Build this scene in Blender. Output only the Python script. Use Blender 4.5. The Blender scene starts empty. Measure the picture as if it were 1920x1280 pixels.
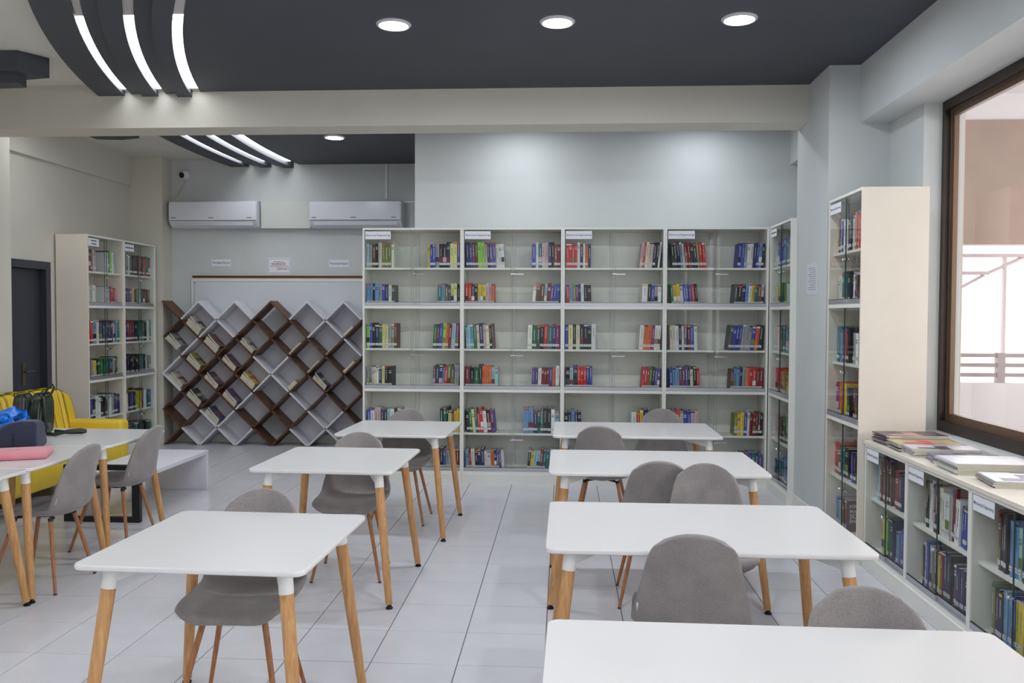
import bpy, bmesh, math, random
from mathutils import Matrix, Vector, Euler

random.seed(7)
PI = math.pi
scene = bpy.context.scene
col = scene.collection

# ------------------------------------------------------------------ camera
FPX, PSI, THETA, ROLL, EYE = 1600.0, math.atan(96 / 1600), math.atan(49 / 1600), -0.004, 1.6
cam_data = bpy.data.cameras.new('camera')
cam_data.sensor_width = 36.0
cam_data.lens = 36.0 * FPX / 1920.0
cam_data.clip_start = 0.05
camera = bpy.data.objects.new('camera', cam_data)
camera.location = (0, 0, EYE)
camera.rotation_euler = (PI / 2 - THETA, ROLL, PSI)
col.objects.link(camera)
scene.camera = camera
CAM_R = Euler((PI / 2 - THETA, ROLL, PSI)).to_matrix()


def to_pixel(p):
    v = CAM_R.transposed() @ (Vector(p) - Vector((0, 0, EYE)))
    if v.z > -0.05:
        return None
    return 960 + FPX * v.x / -v.z, 640 - FPX * v.y / -v.z, -v.z


# ------------------------------------------------------------------ world and exposure
world = bpy.data.worlds.new('overcast_sky')
scene.world = world
world.use_nodes = True
bgn = world.node_tree.nodes['Background']
bgn.inputs[0].default_value = (1.0, 0.955, 0.92, 1)
bgn.inputs[1].default_value = 3.7
scene.view_settings.view_transform = 'Standard'
scene.view_settings.look = 'None'
scene.view_settings.gamma = 1.0
scene.view_settings.use_curve_mapping = False
scene.view_settings.exposure = 0.0
scene.cycles.max_bounces = 6
scene.cycles.diffuse_bounces = 3
scene.cycles.glossy_bounces = 2
scene.cycles.transmission_bounces = 4
scene.cycles.transparent_max_bounces = 16
scene.cycles.use_adaptive_sampling = True
scene.cycles.adaptive_threshold = 0.04
scene.cycles.adaptive_min_samples = 16
DOWNLIGHT_W = 15.0
DOWNLIGHT_RGB = (0.85, 0.925, 1.0)

# ------------------------------------------------------------------ helpers


def lin(r, g=None, b=None):
    if g is None:
        r, g, b = r
    f = lambda c: (c / 255 / 12.92) if c <= 10 else ((c / 255 + 0.055) / 1.055) ** 2.4
    return (f(r), f(g), f(b))


MATS = {}


def mat(name, rgb, rough=0.5, metal=0.0, noise=0.0, nscale=8.0, bump=0.0, bscale=200.0, spec=0.5, emit=None, coat=0.0):
    if name in MATS:
        return MATS[name]
    m = bpy.data.materials.new(name)
    m.use_nodes = True
    nt = m.node_tree
    b = nt.nodes['Principled BSDF']
    c = lin(rgb)
    b.inputs['Base Color'].default_value = (*c, 1)
    b.inputs['Roughness'].default_value = rough
    b.inputs['Metallic'].default_value = metal
    b.inputs['Specular IOR Level'].default_value = spec
    b.inputs['Coat Weight'].default_value = coat
    tc = nt.nodes.new('ShaderNodeTexCoord')
    if noise:
        n = nt.nodes.new('ShaderNodeTexNoise')
        n.inputs['Scale'].default_value = nscale
        n.inputs['Detail'].default_value = 4
        nt.links.new(tc.outputs['Object'], n.inputs['Vector'])
        r = nt.nodes.new('ShaderNodeValToRGB')
        r.color_ramp.elements[0].position = 0.3
        r.color_ramp.elements[1].position = 0.7
        r.color_ramp.elements[0].color = (*[x * (1 - noise) for x in c], 1)
        r.color_ramp.elements[1].color = (*[min(1, x * (1 + noise)) for x in c], 1)
        nt.links.new(n.outputs['Fac'], r.inputs['Fac'])
        nt.links.new(r.outputs['Color'], b.inputs['Base Color'])
    if bump:
        n2 = nt.nodes.new('ShaderNodeTexNoise')
        n2.inputs['Scale'].default_value = bscale
        n2.inputs['Detail'].default_value = 3
        nt.links.new(tc.outputs['Object'], n2.inputs['Vector'])
        bp = nt.nodes.new('ShaderNodeBump')
        bp.inputs['Strength'].default_value = bump
        bp.inputs['Distance'].default_value = 0.002
        nt.links.new(n2.outputs['Fac'], bp.inputs['Height'])
        nt.links.new(bp.outputs['Normal'], b.inputs['Normal'])
    if emit:
        b.inputs['Emission Color'].default_value = (*emit[0], 1)
        b.inputs['Emission Strength'].default_value = emit[1]
    MATS[name] = m
    return m


def wood(name, a, b_, rough=0.45, scale=(30, 30, 1.6), axis='Object'):
    if name in MATS:
        return MATS[name]
    m = bpy.data.materials.new(name)
    m.use_nodes = True
    nt = m.node_tree
    b = nt.nodes['Principled BSDF']
    b.inputs['Roughness'].default_value = rough
    tc = nt.nodes.new('ShaderNodeTexCoord')
    mp = nt.nodes.new('ShaderNodeMapping')
    mp.inputs['Scale'].default_value = scale
    n = nt.nodes.new('ShaderNodeTexNoise')
    n.inputs['Scale'].default_value = 3.0
    n.inputs['Detail'].default_value = 5
    n.inputs['Distortion'].default_value = 0.6
    r = nt.nodes.new('ShaderNodeValToRGB')
    r.color_ramp.elements[0].position = 0.32
    r.color_ramp.elements[1].position = 0.7
    r.color_ramp.elements[0].color = (*lin(a), 1)
    r.color_ramp.elements[1].color = (*lin(b_), 1)
    nt.links.new(tc.outputs[axis], mp.inputs['Vector'])
    nt.links.new(mp.outputs['Vector'], n.inputs['Vector'])
    nt.links.new(n.outputs['Fac'], r.inputs['Fac'])
    nt.links.new(r.outputs['Color'], b.inputs['Base Color'])
    MATS[name] = m
    return m


def glass(name, tint, ior=1.45, rough=0.0):
    m = bpy.data.materials.new(name)
    m.use_nodes = True
    nt = m.node_tree
    nt.nodes.remove(nt.nodes['Principled BSDF'])
    out = nt.nodes['Material Output']
    t = nt.nodes.new('ShaderNodeBsdfTransparent')
    t.inputs[0].default_value = (*tint, 1)
    g = nt.nodes.new('ShaderNodeBsdfGlossy')
    g.inputs['Roughness'].default_value = rough
    f = nt.nodes.new('ShaderNodeFresnel')
    f.inputs['IOR'].default_value = ior
    mx = nt.nodes.new('ShaderNodeMixShader')
    ge = nt.nodes.new('ShaderNodeNewGeometry')      # only the outer skin of a pane mirrors
    fr = nt.nodes.new('ShaderNodeMath')
    fr.operation = 'SUBTRACT'
    fr.inputs[0].default_value = 1.0
    mu = nt.nodes.new('ShaderNodeMath')
    mu.operation = 'MULTIPLY'
    nt.links.new(ge.outputs['Backfacing'], fr.inputs[1])
    nt.links.new(f.outputs[0], mu.inputs[0])
    nt.links.new(fr.outputs[0], mu.inputs[1])
    nt.links.new(mu.outputs[0], mx.inputs[0])
    nt.links.new(t.outputs[0], mx.inputs[1])
    nt.links.new(g.outputs[0], mx.inputs[2])
    nt.links.new(mx.outputs[0], out.inputs[0])
    MATS[name] = m
    return m


def fabric(name, a, b_, scale=420):
    m = bpy.data.materials.new(name)
    m.use_nodes = True
    nt = m.node_tree
    b = nt.nodes['Principled BSDF']
    b.inputs['Roughness'].default_value = 0.9
    b.inputs['Specular IOR Level'].default_value = 0.2
    b.inputs['Sheen Weight'].default_value = 0.25
    tc = nt.nodes.new('ShaderNodeTexCoord')
    n = nt.nodes.new('ShaderNodeTexNoise')
    n.inputs['Scale'].default_value = scale
    n.inputs['Detail'].default_value = 2
    n1 = nt.nodes.new('ShaderNodeTexNoise')
    n1.inputs['Scale'].default_value = 9
    n1.inputs['Detail'].default_value = 3
    ad = nt.nodes.new('ShaderNodeMix')
    ad.inputs['Factor'].default_value = 0.35
    r = nt.nodes.new('ShaderNodeValToRGB')
    r.color_ramp.elements[0].position = 0.35
    r.color_ramp.elements[1].position = 0.65
    r.color_ramp.elements[0].color = (*lin(a), 1)
    r.color_ramp.elements[1].color = (*lin(b_), 1)
    bp = nt.nodes.new('ShaderNodeBump')
    bp.inputs['Strength'].default_value = 0.35
    bp.inputs['Distance'].default_value = 0.0015
    for q in (n, n1):
        nt.links.new(tc.outputs['Object'], q.inputs['Vector'])
    nt.links.new(n.outputs['Fac'], ad.inputs['A'])
    nt.links.new(n1.outputs['Fac'], ad.inputs['B'])
    nt.links.new(ad.outputs['Result'], r.inputs['Fac'])
    nt.links.new(r.outputs['Color'], b.inputs['Base Color'])
    nt.links.new(n.outputs['Fac'], bp.inputs['Height'])
    nt.links.new(bp.outputs['Normal'], b.inputs['Normal'])
    MATS[name] = m
    return m


def printed(name, rough=0.5):
    """cover colours come from the mesh's own print colours"""
    m = bpy.data.materials.new(name)
    m.use_nodes = True
    nt = m.node_tree
    b = nt.nodes['Principled BSDF']
    b.inputs['Roughness'].default_value = rough
    a = nt.nodes.new('ShaderNodeVertexColor')
    a.layer_name = 'print'
    n = nt.nodes.new('ShaderNodeTexNoise')
    n.inputs['Scale'].default_value = 60
    mx = nt.nodes.new('ShaderNodeMix')
    mx.data_type = 'RGBA'
    mx.blend_type = 'MULTIPLY'
    mx.inputs['Factor'].default_value = 0.06
    nt.links.new(a.outputs['Color'], mx.inputs['A'])
    nt.links.new(n.outputs['Color'], mx.inputs['B'])
    nt.links.new(mx.outputs['Result'], b.inputs['Base Color'])
    MATS[name] = m
    return m


M_WALL = mat('wall_paint', (203, 206, 206), 0.75, noise=0.025, nscale=2.5, bump=0.12, bscale=90)
M_CREAM = mat('cream_wall_paint', (210, 206, 195), 0.75, noise=0.025, nscale=2.5, bump=0.12, bscale=90)
M_SLAB = mat('white_ceiling_paint', (220, 217, 209), 0.8, noise=0.02, nscale=2)
M_DARK = mat('charcoal_ceiling_paint', (68, 71, 79), 0.6, noise=0.06, nscale=2.0)
M_TILE = mat('floor_tile_glaze', (211, 209, 214), 0.22, noise=0.03, nscale=5, spec=0.5)
M_GROUT = mat('floor_grout', (92, 88, 88), 0.9)
M_LAM = mat('white_laminate', (234, 233, 226), 0.42, noise=0.012, nscale=6)
M_LAMC = mat('cream_laminate', (234, 225, 212), 0.45, noise=0.02, nscale=6)
M_ALU = mat('aluminium', (200, 201, 206), 0.35, metal=0.75)
M_CHROME = mat('chrome', (215, 215, 218), 0.15, metal=1.0)
M_TABLE = mat('table_white', (224, 221, 220), 0.22, noise=0.008, nscale=5)
M_WHITE_METAL = mat('white_enamel', (236, 236, 234), 0.3)
M_BLACK = mat('black_plastic', (18, 18, 20), 0.45)
M_BLACKM = mat('black_steel', (22, 22, 25), 0.4)
M_FOOT = mat('foot_black', (30, 32, 40), 0.25, metal=0.5)
M_WOODL = wood('beech_leg', (186, 134, 84), (214, 166, 112))
M_WOODC = wood('chair_leg_wood', (150, 96, 60), (184, 128, 84))
M_WALNUT = wood('walnut_board', (70, 44, 30), (112, 76, 52), scale=(6, 6, 6))
M_WBOARD = mat('white_board', (222, 220, 228), 0.4)
M_FABRIC = fabric('grey_upholstery', (122, 116, 115), (158, 151, 150))
M_GLASS = glass('cabinet_glass', (0.982, 0.990, 0.983), 1.5)
M_WGLASS = glass('window_glass', (0.985, 0.985, 0.98), 1.4)
M_GEDGE = mat('glass_edge_green', (52, 78, 70), 0.2)
M_GEDGE2 = mat('glass_edge_pale', (132, 148, 140), 0.2)
M_BRONZE = mat('bronze_frame', (58, 48, 42), 0.4, metal=0.4)
M_BRONZE2 = mat('bronze_sash', (112, 88, 70), 0.38, metal=0.4)
M_YELLOW = mat('yellow_leatherette', (226, 194, 56), 0.42, noise=0.05, nscale=6, bump=0.1, bscale=150)
M_PAPER = mat('paper', (232, 233, 240), 0.7)
M_INK = mat('ink_dark', (60, 62, 88), 0.7)
M_INKR = mat('ink_red', (160, 40, 48), 0.7)
M_AC = mat('white_abs', (226, 227, 236), 0.3)
M_DOOR = mat('charcoal_door', (56, 59, 70), 0.45)
M_PRINT = printed('book_cloth', 0.55)
M_GLOSS = printed('magazine_gloss', 0.3)
M_LAMP = mat('lamp_diffuser', (255, 255, 255), 0.5, emit=((1, 1, 1), 14.0))
M_LED = mat('led_diffuser', (255, 255, 255), 0.5, emit=((0.93, 0.97, 1.0), 12.0))
M_RIM = mat('lamp_rim', (205, 205, 208), 0.4)


class MB:
    """collects faces; build() links them as one mesh object"""

    def __init__(self):
        self.v, self.f, self.mi, self.c = [], [], [], []

    def quad(self, pts, mi=0, c=None):
        n = len(self.v)
        self.v += [tuple(p) for p in pts]
        self.f.append(tuple(range(n, n + len(pts))))
        self.mi.append(mi)
        self.c.append(c)
        return self

    def box(self, x0, x1, y0, y1, z0, z1, mi=0, c=None):
        n = len(self.v)
        self.v += [(x0, y0, z0), (x1, y0, z0), (x1, y1, z0), (x0, y1, z0), (x0, y0, z1), (x1, y0, z1), (x1, y1, z1), (x0, y1, z1)]
        for q in ((0, 3, 2, 1), (4, 5, 6, 7), (0, 1, 5, 4), (1, 2, 6, 5), (2, 3, 7, 6), (3, 0, 4, 7)):
            self.f.append(tuple(n + i for i in q))
            self.mi.append(mi)
            self.c.append(c)
        return self

    def prism(self, poly, z0, z1, mi=0):
        """poly counter-clockwise (x, y)"""
        n, k = len(self.v), len(poly)
        self.v += [(x, y, z0) for x, y in poly] + [(x, y, z1) for x, y in poly]
        self.f.append(tuple(n + i for i in reversed(range(k))))
        self.f.append(tuple(n + k + i for i in range(k)))
        self.mi += [mi, mi]
        self.c += [None, None]
        for i in range(k):
            j = (i + 1) % k
            self.f.append((n + i, n + j, n + k + j, n + k + i))
            self.mi.append(mi)
            self.c.append(None)
        return self

    def rings(self, rings, cap0=True, cap1=True, mi=0):
        """list of equal-length closed rings of points"""
        n, k = len(self.v), len(rings[0])
        for r in rings:
            self.v += [tuple(p) for p in r]
        for a in range(len(rings) - 1):
            for i in range(k):
                j = (i + 1) % k
                self.f.append((n + a * k + i, n + a * k + j, n + (a + 1) * k + j, n + (a + 1) * k + i))
                self.mi.append(mi)
                self.c.append(None)
        if cap0:
            self.f.append(tuple(n + i for i in reversed(range(k))))
            self.mi.append(mi)
            self.c.append(None)
        if cap1:
            m = n + (len(rings) - 1) * k
            self.f.append(tuple(m + i for i in range(k)))
            self.mi.append(mi)
            self.c.append(None)
        return self

    def tube(self, pts, radii, k=12, mi=0):
        """tapered tube through points"""
        pts = [Vector(p) for p in pts]
        if not isinstance(radii, (list, tuple)):
            radii = [radii] * len(pts)
        rs = []
        for i, p in enumerate(pts):
            d = (pts[min(i + 1, len(pts) - 1)] - pts[max(i - 1, 0)]).normalized()
            a = d.orthogonal().normalized() if i == 0 else (ua - d * ua.dot(d)).normalized()
            ua = a
            b = d.cross(a)
            rs.append([p + (a * math.cos(t) + b * math.sin(t)) * radii[i] for t in [2 * PI * q / k for q in range(k)]])
        return self.rings(rs, mi=mi)

    def lathe(self, prof, k=24, c=(0, 0), mi=0):
        return self.rings([[(c[0] + r * math.cos(t), c[1] + r * math.sin(t), z) for t in [2 * PI * q / k for q in range(k)]] for r, z in prof], mi=mi)

    def build(self, name, mats, parent=None, loc=None, rot=None, smooth=False):
        me = bpy.data.meshes.new(name)
        me.from_pydata(self.v, [], self.f)
        if not isinstance(mats, (list, tuple)):
            mats = [mats]
        for m in mats:
            me.materials.append(m)
        if len(mats) > 1:
            me.polygons.foreach_set('material_index', self.mi)
        if any(c is not None for c in self.c):
            at = me.color_attributes.new('print', 'FLOAT_COLOR', 'CORNER')
            for p, c in zip(me.polygons, self.c):
                for li in p.loop_indices:
                    at.data[li].color = (*(c or (0.5, 0.5, 0.5)), 1)
        if smooth:
            me.polygons.foreach_set('use_smooth', [True] * len(me.polygons))
            if smooth != 'all':
                me.set_sharp_from_angle(angle=math.radians(40))
        me.update()
        return link(name, me, parent, loc, rot)


def link(name, me, parent=None, loc=None, rot=None):
    o = bpy.data.objects.new(name, me)
    col.objects.link(o)
    if parent:
        o.parent = parent
    if loc is not None:
        o.location = loc
    if rot is not None:
        o.rotation_euler = rot
    return o


def empty(name, loc=(0, 0, 0), rz=0.0):
    o = bpy.data.objects.new(name, None)
    o.empty_display_size = 0.1
    o.location = loc
    o.rotation_euler = (0, 0, rz)
    col.objects.link(o)
    return o


def tag(o, label, cat, group=None, kind=None):
    o['label'] = label
    o['category'] = cat
    if group:
        o['group'] = group
    if kind:
        o['kind'] = kind
    return o


def structure(o, label=None):
    o['kind'] = 'structure'
    if label:
        o['label'] = label
    return o


def copy_tree(o, parent=None):
    c = o.copy()
    col.objects.link(c)
    c.parent = parent
    for ch in list(o.children):
        copy_tree(ch, c)
    return c


def rounded(name, m, size, r, parent=None, loc=(0, 0, 0), rot=None, seg=3, shape=None):
    """a softly rounded block, optionally reshaped by a function of (x, y, z)"""
    bm = bmesh.new()
    bmesh.ops.create_cube(bm, size=1.0)
    for v in bm.verts:
        v.co = Vector((v.co.x * size[0], v.co.y * size[1], v.co.z * size[2]))
    if shape:
        bmesh.ops.subdivide_edges(bm, edges=bm.edges[:], cuts=5, use_grid_fill=True)
        sharp = [e for e in bm.edges if len(e.link_faces) == 2 and e.calc_face_angle() > 1]
        bmesh.ops.bevel(bm, geom=sharp, offset=r, segments=seg, affect='EDGES', profile=0.5)
        for v in bm.verts:
            v.co = Vector(shape(*v.co))
    else:
        bmesh.ops.bevel(bm, geom=bm.edges[:], offset=r, segments=seg, affect='EDGES', profile=0.5)
    me = bpy.data.meshes.new(name)
    bm.to_mesh(me)
    bm.free()
    me.materials.append(m)
    me.polygons.foreach_set('use_smooth', [True] * len(me.polygons))
    if not shape:
        me.set_sharp_from_angle(angle=math.radians(50))
    return link(name, me, parent, loc, rot)


def round_rect(w, d, r, k=6):
    out = []
    for cx, cy, a0 in ((w / 2 - r, d / 2 - r, 0), (-w / 2 + r, d / 2 - r, 90), (-w / 2 + r, -d / 2 + r, 180), (w / 2 - r, -d / 2 + r, 270)):
        for i in range(k + 1):
            a = math.radians(a0 + 90 * i / k)
            out.append((cx + r * math.cos(a), cy + r * math.sin(a)))
    return out


TEXTS = {}


def lettering(body, width, m, parent, loc, rot=(PI / 2, 0, 0), height=None, name='lettering', bold=0.0):
    """flat print: letters as a thin mesh, centred"""
    key = (body, m.name, bold)
    if key not in TEXTS:
        cu = bpy.data.curves.new('t', 'FONT')
        cu.body = body
        cu.align_x = 'CENTER'
        cu.align_y = 'CENTER'
        cu.resolution_u = 2
        cu.extrude = 0.004
        cu.offset = bold
        o = bpy.data.objects.new('t', cu)
        col.objects.link(o)
        dg = bpy.context.evaluated_depsgraph_get()
        me = bpy.data.meshes.new_from_object(o.evaluated_get(dg))
        bpy.data.objects.remove(o)
        bpy.data.curves.remove(cu)
        me.materials.clear()
        me.materials.append(m)
        TEXTS[key] = me
    me = TEXTS[key]
    xs = [v.co.x for v in me.vertices]
    ys = [v.co.y for v in me.vertices]
    s = width / (max(xs) - min(xs))
    sy = s if height is None else height / (max(ys) - min(ys))
    o = link(name, me, parent, loc, rot)
    o.scale = (s, sy, s)
    return o


ORD = ['first', 'second', 'third', 'fourth', 'fifth', 'sixth', 'seventh', 'eighth', 'ninth', 'tenth', 'eleventh', 'twelfth', 'thirteenth', 'fourteenth']

# ------------------------------------------------------------------ room shell
Z_SLAB, Z_DARK, Z_BEAM = 3.52, 3.45, 3.16
Y_BACK, Y_PART, Y_B0, Y_B1, Y_REAR = 10.45, 8.40, 7.02, 7.33, -3.6
X_L0, X_L1, X_PART = -5.02, -5.32, -1.47
X_R, X_RBEAM, X_COL, X_RR = 2.40, 2.18, 1.955, 2.27

fl = MB().box(-5.6, 2.75, Y_REAR - 0.2, 10.7, -0.15, -0.004).build('floor', M_GROUT)
structure(fl, 'pale grey tiled floor with thin dark joints')
TS, TX, TY = 0.4, -0.477, 4.639
cells = []
for i in range(-13, 8):
    for j in range(-20, 15):
        x0, y0 = TX + i * TS, TY + j * TS
        xa, xb, ya, yb = max(x0, -5.32), min(x0 + TS, 2.4), max(y0, Y_REAR), min(y0 + TS, Y_BACK)
        if xb - xa < 0.03 or yb - ya < 0.03:
            continue
        full = (xb - xa > TS - 1e-6) and (yb - ya > TS - 1e-6)
        p = to_pixel(((xa + xb) / 2, (ya + yb) / 2, 0))
        inview = p is not None and -70 < p[0] < 1990 and p[1] < 1330
        cells.append(((p[2] if inview else 1e3 + abs(y0)), full and inview, xa, xb, ya, yb))
cells.sort()
tile_me, rest, n_t = None, MB(), 0
for dist, whole, xa, xb, ya, yb in cells:
    if whole and n_t < 300:
        if tile_me is None:
            g = 0.0022
            b = TS / 2 - g
            mb = MB()
            mb.rings([[(x * s, y * s, z) for x, y in ((-b, -b), (b, -b), (b, b), (-b, b))] for s, z in ((1, -0.004), (1, -0.0008), (1 - 0.003, 0))], cap0=False)
            t = mb.build('tile', M_TILE, fl)
            tile_me = t.data
        else:
            t = link('tile', tile_me, fl)
        t.location = ((xa + xb) / 2, (ya + yb) / 2, 0)
        n_t += 1
    else:
        rest.box(xa + 0.0022, xb - 0.0022, ya + 0.0022, yb - 0.0022, -0.004, 0.0)
r = rest.build('floor_tiling', M_TILE, fl)
r['kind'] = 'stuff'

ce = MB().box(-5.6, 2.75, Y_REAR - 0.2, 10.7, Z_SLAB, Z_SLAB + 0.15).build('ceiling', M_SLAB)
structure(ce, 'white painted ceiling slab above the charcoal panels')

w = MB()
w.box(X_L0 - 0.5, X_L0, Y_REAR, 7.5, 0, Z_SLAB)
w.box(X_L1 - 0.2, X_L1, 7.5, 7.86, 0, Z_SLAB)
w.box(X_L1 - 0.2, X_L1, 8.56, Y_BACK, 0, Z_SLAB)
w.box(X_L1 - 0.2, X_L1, 7.86, 8.56, 2.13, Z_SLAB)
w.box(X_L1 - 0.2, X_L1 - 0.12, 7.86, 8.56, 0, 2.13)
structure(w.build('wall_left', M_CREAM))
structure(MB().box(X_L1, X_L1 + 0.045, 7.34, 10.2, Z_BEAM, Z_SLAB).build('trim_1', M_CREAM), 'shallow cream ledge high on the side wall')
structure(MB().box(X_L1 - 0.2, X_PART, Y_BACK, Y_BACK + 0.2, 0, Z_SLAB).build('wall_back', M_WALL))
structure(MB().box(X_L1, -4.90, 10.20, Y_BACK, 0, Z_SLAB).build('wall_corner_pier', M_CREAM))
w = MB().box(X_PART, X_RR, Y_PART, Y_PART + 0.1, 0, Z_SLAB)
w.box(X_PART, X_PART + 0.1, Y_PART + 0.1, Y_BACK, 0, Z_SLAB)
structure(w.build('wall_partition', M_WALL))
w = MB().box(X_RR, X_RR + 0.3, Y_B1, Y_PART + 0.1, 0, Z_SLAB)
structure(w.build('wall_recess', M_WALL))
structure(MB().box(X_COL, X_RR + 0.3, 6.49, Y_B1, 0, Z_SLAB).build('wall_column', M_WALL), 'pale grey square column between the bookcases')
structure(MB().box(X_RR - 0.1, X_RR, Y_B1, Y_PART, 3.06, Z_SLAB).build('trim_2', M_WALL), 'small boxed ledge under the ceiling in the recess')
structure(MB().box(X_L0 - 0.1, X_COL, Y_B0, Y_B1, Z_BEAM, Z_SLAB).build('ceiling_beam', M_CREAM), 'wide pale plastered beam crossing the ceiling')
structure(MB().box(X_RBEAM, 2.70, Y_REAR, 6.49, 3.03, Z_SLAB).build('ceiling_edge_beam', M_WALL), 'pale plastered beam above the window')
# window wall: openings
WIN = [(3.15, 5.90), (0.15, 2.80), (-2.85, -0.2)]
w = MB().box(X_R, 2.66, Y_REAR, 6.49, 0, 0.84)
ys = [6.49]
for a, b in WIN:
    ys += [b, a]
ys.append(Y_REAR)
for k in range(0, len(ys), 2):
    w.box(X_R, 2.66, ys[k + 1], ys[k], 0.84, 3.03)
structure(w.build('wall_right', M_WALL))
structure(MB().box(X_L0 - 0.3, 2.66, Y_REAR - 0.15, Y_REAR, 0, Z_SLAB).build('wall_rear', M_WALL))
# skirting
sk = MB()
sk.box(X_COL - 0.012, X_COL, 6.49, Y_B1, 0, 0.10)
sk.box(X_COL - 0.012, X_RR, 6.478, 6.49, 0, 0.10)
structure(sk.build('baseboard_column', M_LAM))
sk = MB().box(X_L1, X_PART, Y_BACK - 0.012, Y_BACK, 0, 0.10)
structure(sk.build('baseboard_back', M_LAM))

# door
dr = structure(empty('door_1', (X_L1, 8.21, 0)), 'charcoal door and frame beside the bookcase')
f = MB()
f.box(-0.12, 0.015, -0.35, -0.27, 0, 2.13).box(-0.12, 0.015, 0.27, 0.35, 0, 2.13).box(-0.12, 0.015, -0.27, 0.27, 2.05, 2.13)
f.build('door_frame', M_DOOR, dr)
lf = MB().box(-0.10, -0.06, -0.268, 0.268, 0.01, 2.045).build('door_leaf', M_DOOR, dr)
hd = MB().box(-0.06, -0.052, -0.03, 0.015, 0.88, 1.10)
hd.tube([(-0.055, -0.01, 1.02), (-0.02, -0.01, 1.02), (-0.015, 0.0, 1.02), (-0.015, 0.11, 1.02)], 0.009, 8)
hd.build('door_handle', mat('brushed_brass', (120, 108, 92), 0.35, metal=0.9), lf, smooth=True)

# ------------------------------------------------------------------ charcoal ceiling panels and cove lights
CX, CY, CR = 5.92, 9.364, 9.26


def arc_x(rr, y):
    return CX - math.sqrt(max(0.0, rr * rr - (CY - y) ** 2))


def band(r0, r1, ya, yb, z0, z1, xmax):
    """strip between two concentric arcs (r0 inner, r1 outer), from ya to yb, stopping at xmax"""
    n = 40
    pts_o, pts_i = [], []
    for k in range(n + 1):
        y = ya + (yb - ya) * k / n
        xo = min(arc_x(r1, y), xmax)
        xi = xmax if r0 is None else min(arc_x(r0, y), xmax)
        pts_o.append((xo, y))
        pts_i.append((xi, y))
    mb = MB()
    rs = []
    for (xo, y), (xi, _) in zip(pts_o, pts_i):
        if xi - xo < 0.004:
            continue
        rs.append([(xo, y, z0), (xi, y, z0), (xi, y, z1), (xo, y, z1)])
    mb.rings(rs)
    return mb


def ystart(rr, xmax):
    d = rr * rr - (CX - xmax) ** 2
    return CY - math.sqrt(d)


BANDS = [('panel', None, 0.0, Z_DARK - 0.03), ('strip', 0.065, 0.185, 3.412), ('strip', 0.185, 0.285, 3.44), ('strip', 0.345, 0.48, 3.42),
         ('strip', 0.48, 0.575, 3.442), ('strip', 0.625, 0.85, 3.428)]
SLOTS = [(0.0, 0.065), (0.285, 0.345), (0.575, 0.625)]
fb = structure(empty('ceiling_panel', (0, 0, 0)), 'charcoal gypsum ceiling panel with three curved stepped strips')
rb = structure(empty('ceiling_panel_alcove', (0, 0, 0)), 'charcoal gypsum ceiling panel over the alcove')
for nm, a, b, z in BANDS:
    r0 = None if a is None else CR + a
    ya = max(Y_REAR + 0.05, ystart(CR + b, X_RBEAM) + 0.02)
    zz = 3.455 if a is None else z
    band(r0, CR + b, ya, Y_B0 - 0.002, zz, Z_SLAB - 0.002, X_RBEAM - 0.002).build(nm, M_DARK, fb)
    if a is None:
        mb = band(r0, CR + b, Y_B1 + 0.002, Y_PART - 0.002, zz, Z_SLAB - 0.002, X_RR - 0.11)
        mb.build(nm, M_DARK, rb)
        band(r0, CR + b, Y_PART - 0.002, Y_BACK - 0.002, zz, Z_SLAB - 0.002, X_PART - 0.002).build(nm, M_DARK, rb)
    else:
        band(r0, CR + b, Y_B1 + 0.002, Y_BACK - 0.002, zz, Z_SLAB - 0.002, 5).build(nm, M_DARK, rb)
SL = ['innermost', 'middle', 'outermost']
for k, (a, b) in enumerate(SLOTS):
    # the lit run of each cove, white-painted slot above it
    for bay, (ya, yb), nm in ((0, (5.25, 6.93), 'over the reading tables'), (1, (Y_B1 + 0.05, 10.25), 'over the alcove')):
        o = band(CR + a, CR + b, ya, yb, 3.462, 3.475, 5).build('cove_light', M_LED)
        tag(o, f'white curved cove light in the {SL[k]} ceiling slot {nm}', 'cove light', 'curved cove lights')
    band(CR + a, CR + b, ystart(CR + b, X_RBEAM) + 0.1, 5.24, 3.465, 3.475, X_RBEAM - 0.01).build('slot_liner', M_SLAB, fb)
    band(CR + a, CR + b, 6.94, Y_B0 - 0.003, 3.465, 3.475, 5).build('slot_liner', M_SLAB, fb)

dk = structure(empty('ceiling_stepped_panel', (0, 0, 0)), 'charcoal stepped ceiling block near the curved strips')
MB().prism([(-5.0, 6.05), (-3.99, 6.06), (-3.87, 6.26), (-4.12, 6.31), (-5.0, 6.35)], 3.37, Z_SLAB - 0.002).build('upper_step', M_DARK, dk)
MB().prism([(-5.0, 6.10), (-4.02, 6.12), (-4.05, 6.26), (-5.0, 6.33)], 3.30, 3.37).build('lower_step', M_DARK, dk)
MB().prism([(-4.85, 8.3), (-4.42, 8.3), (-4.38, 8.62), (-4.6, 8.7), (-4.85, 8.66)], 3.41, Z_SLAB - 0.002).build('step', M_DARK, dk)


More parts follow.
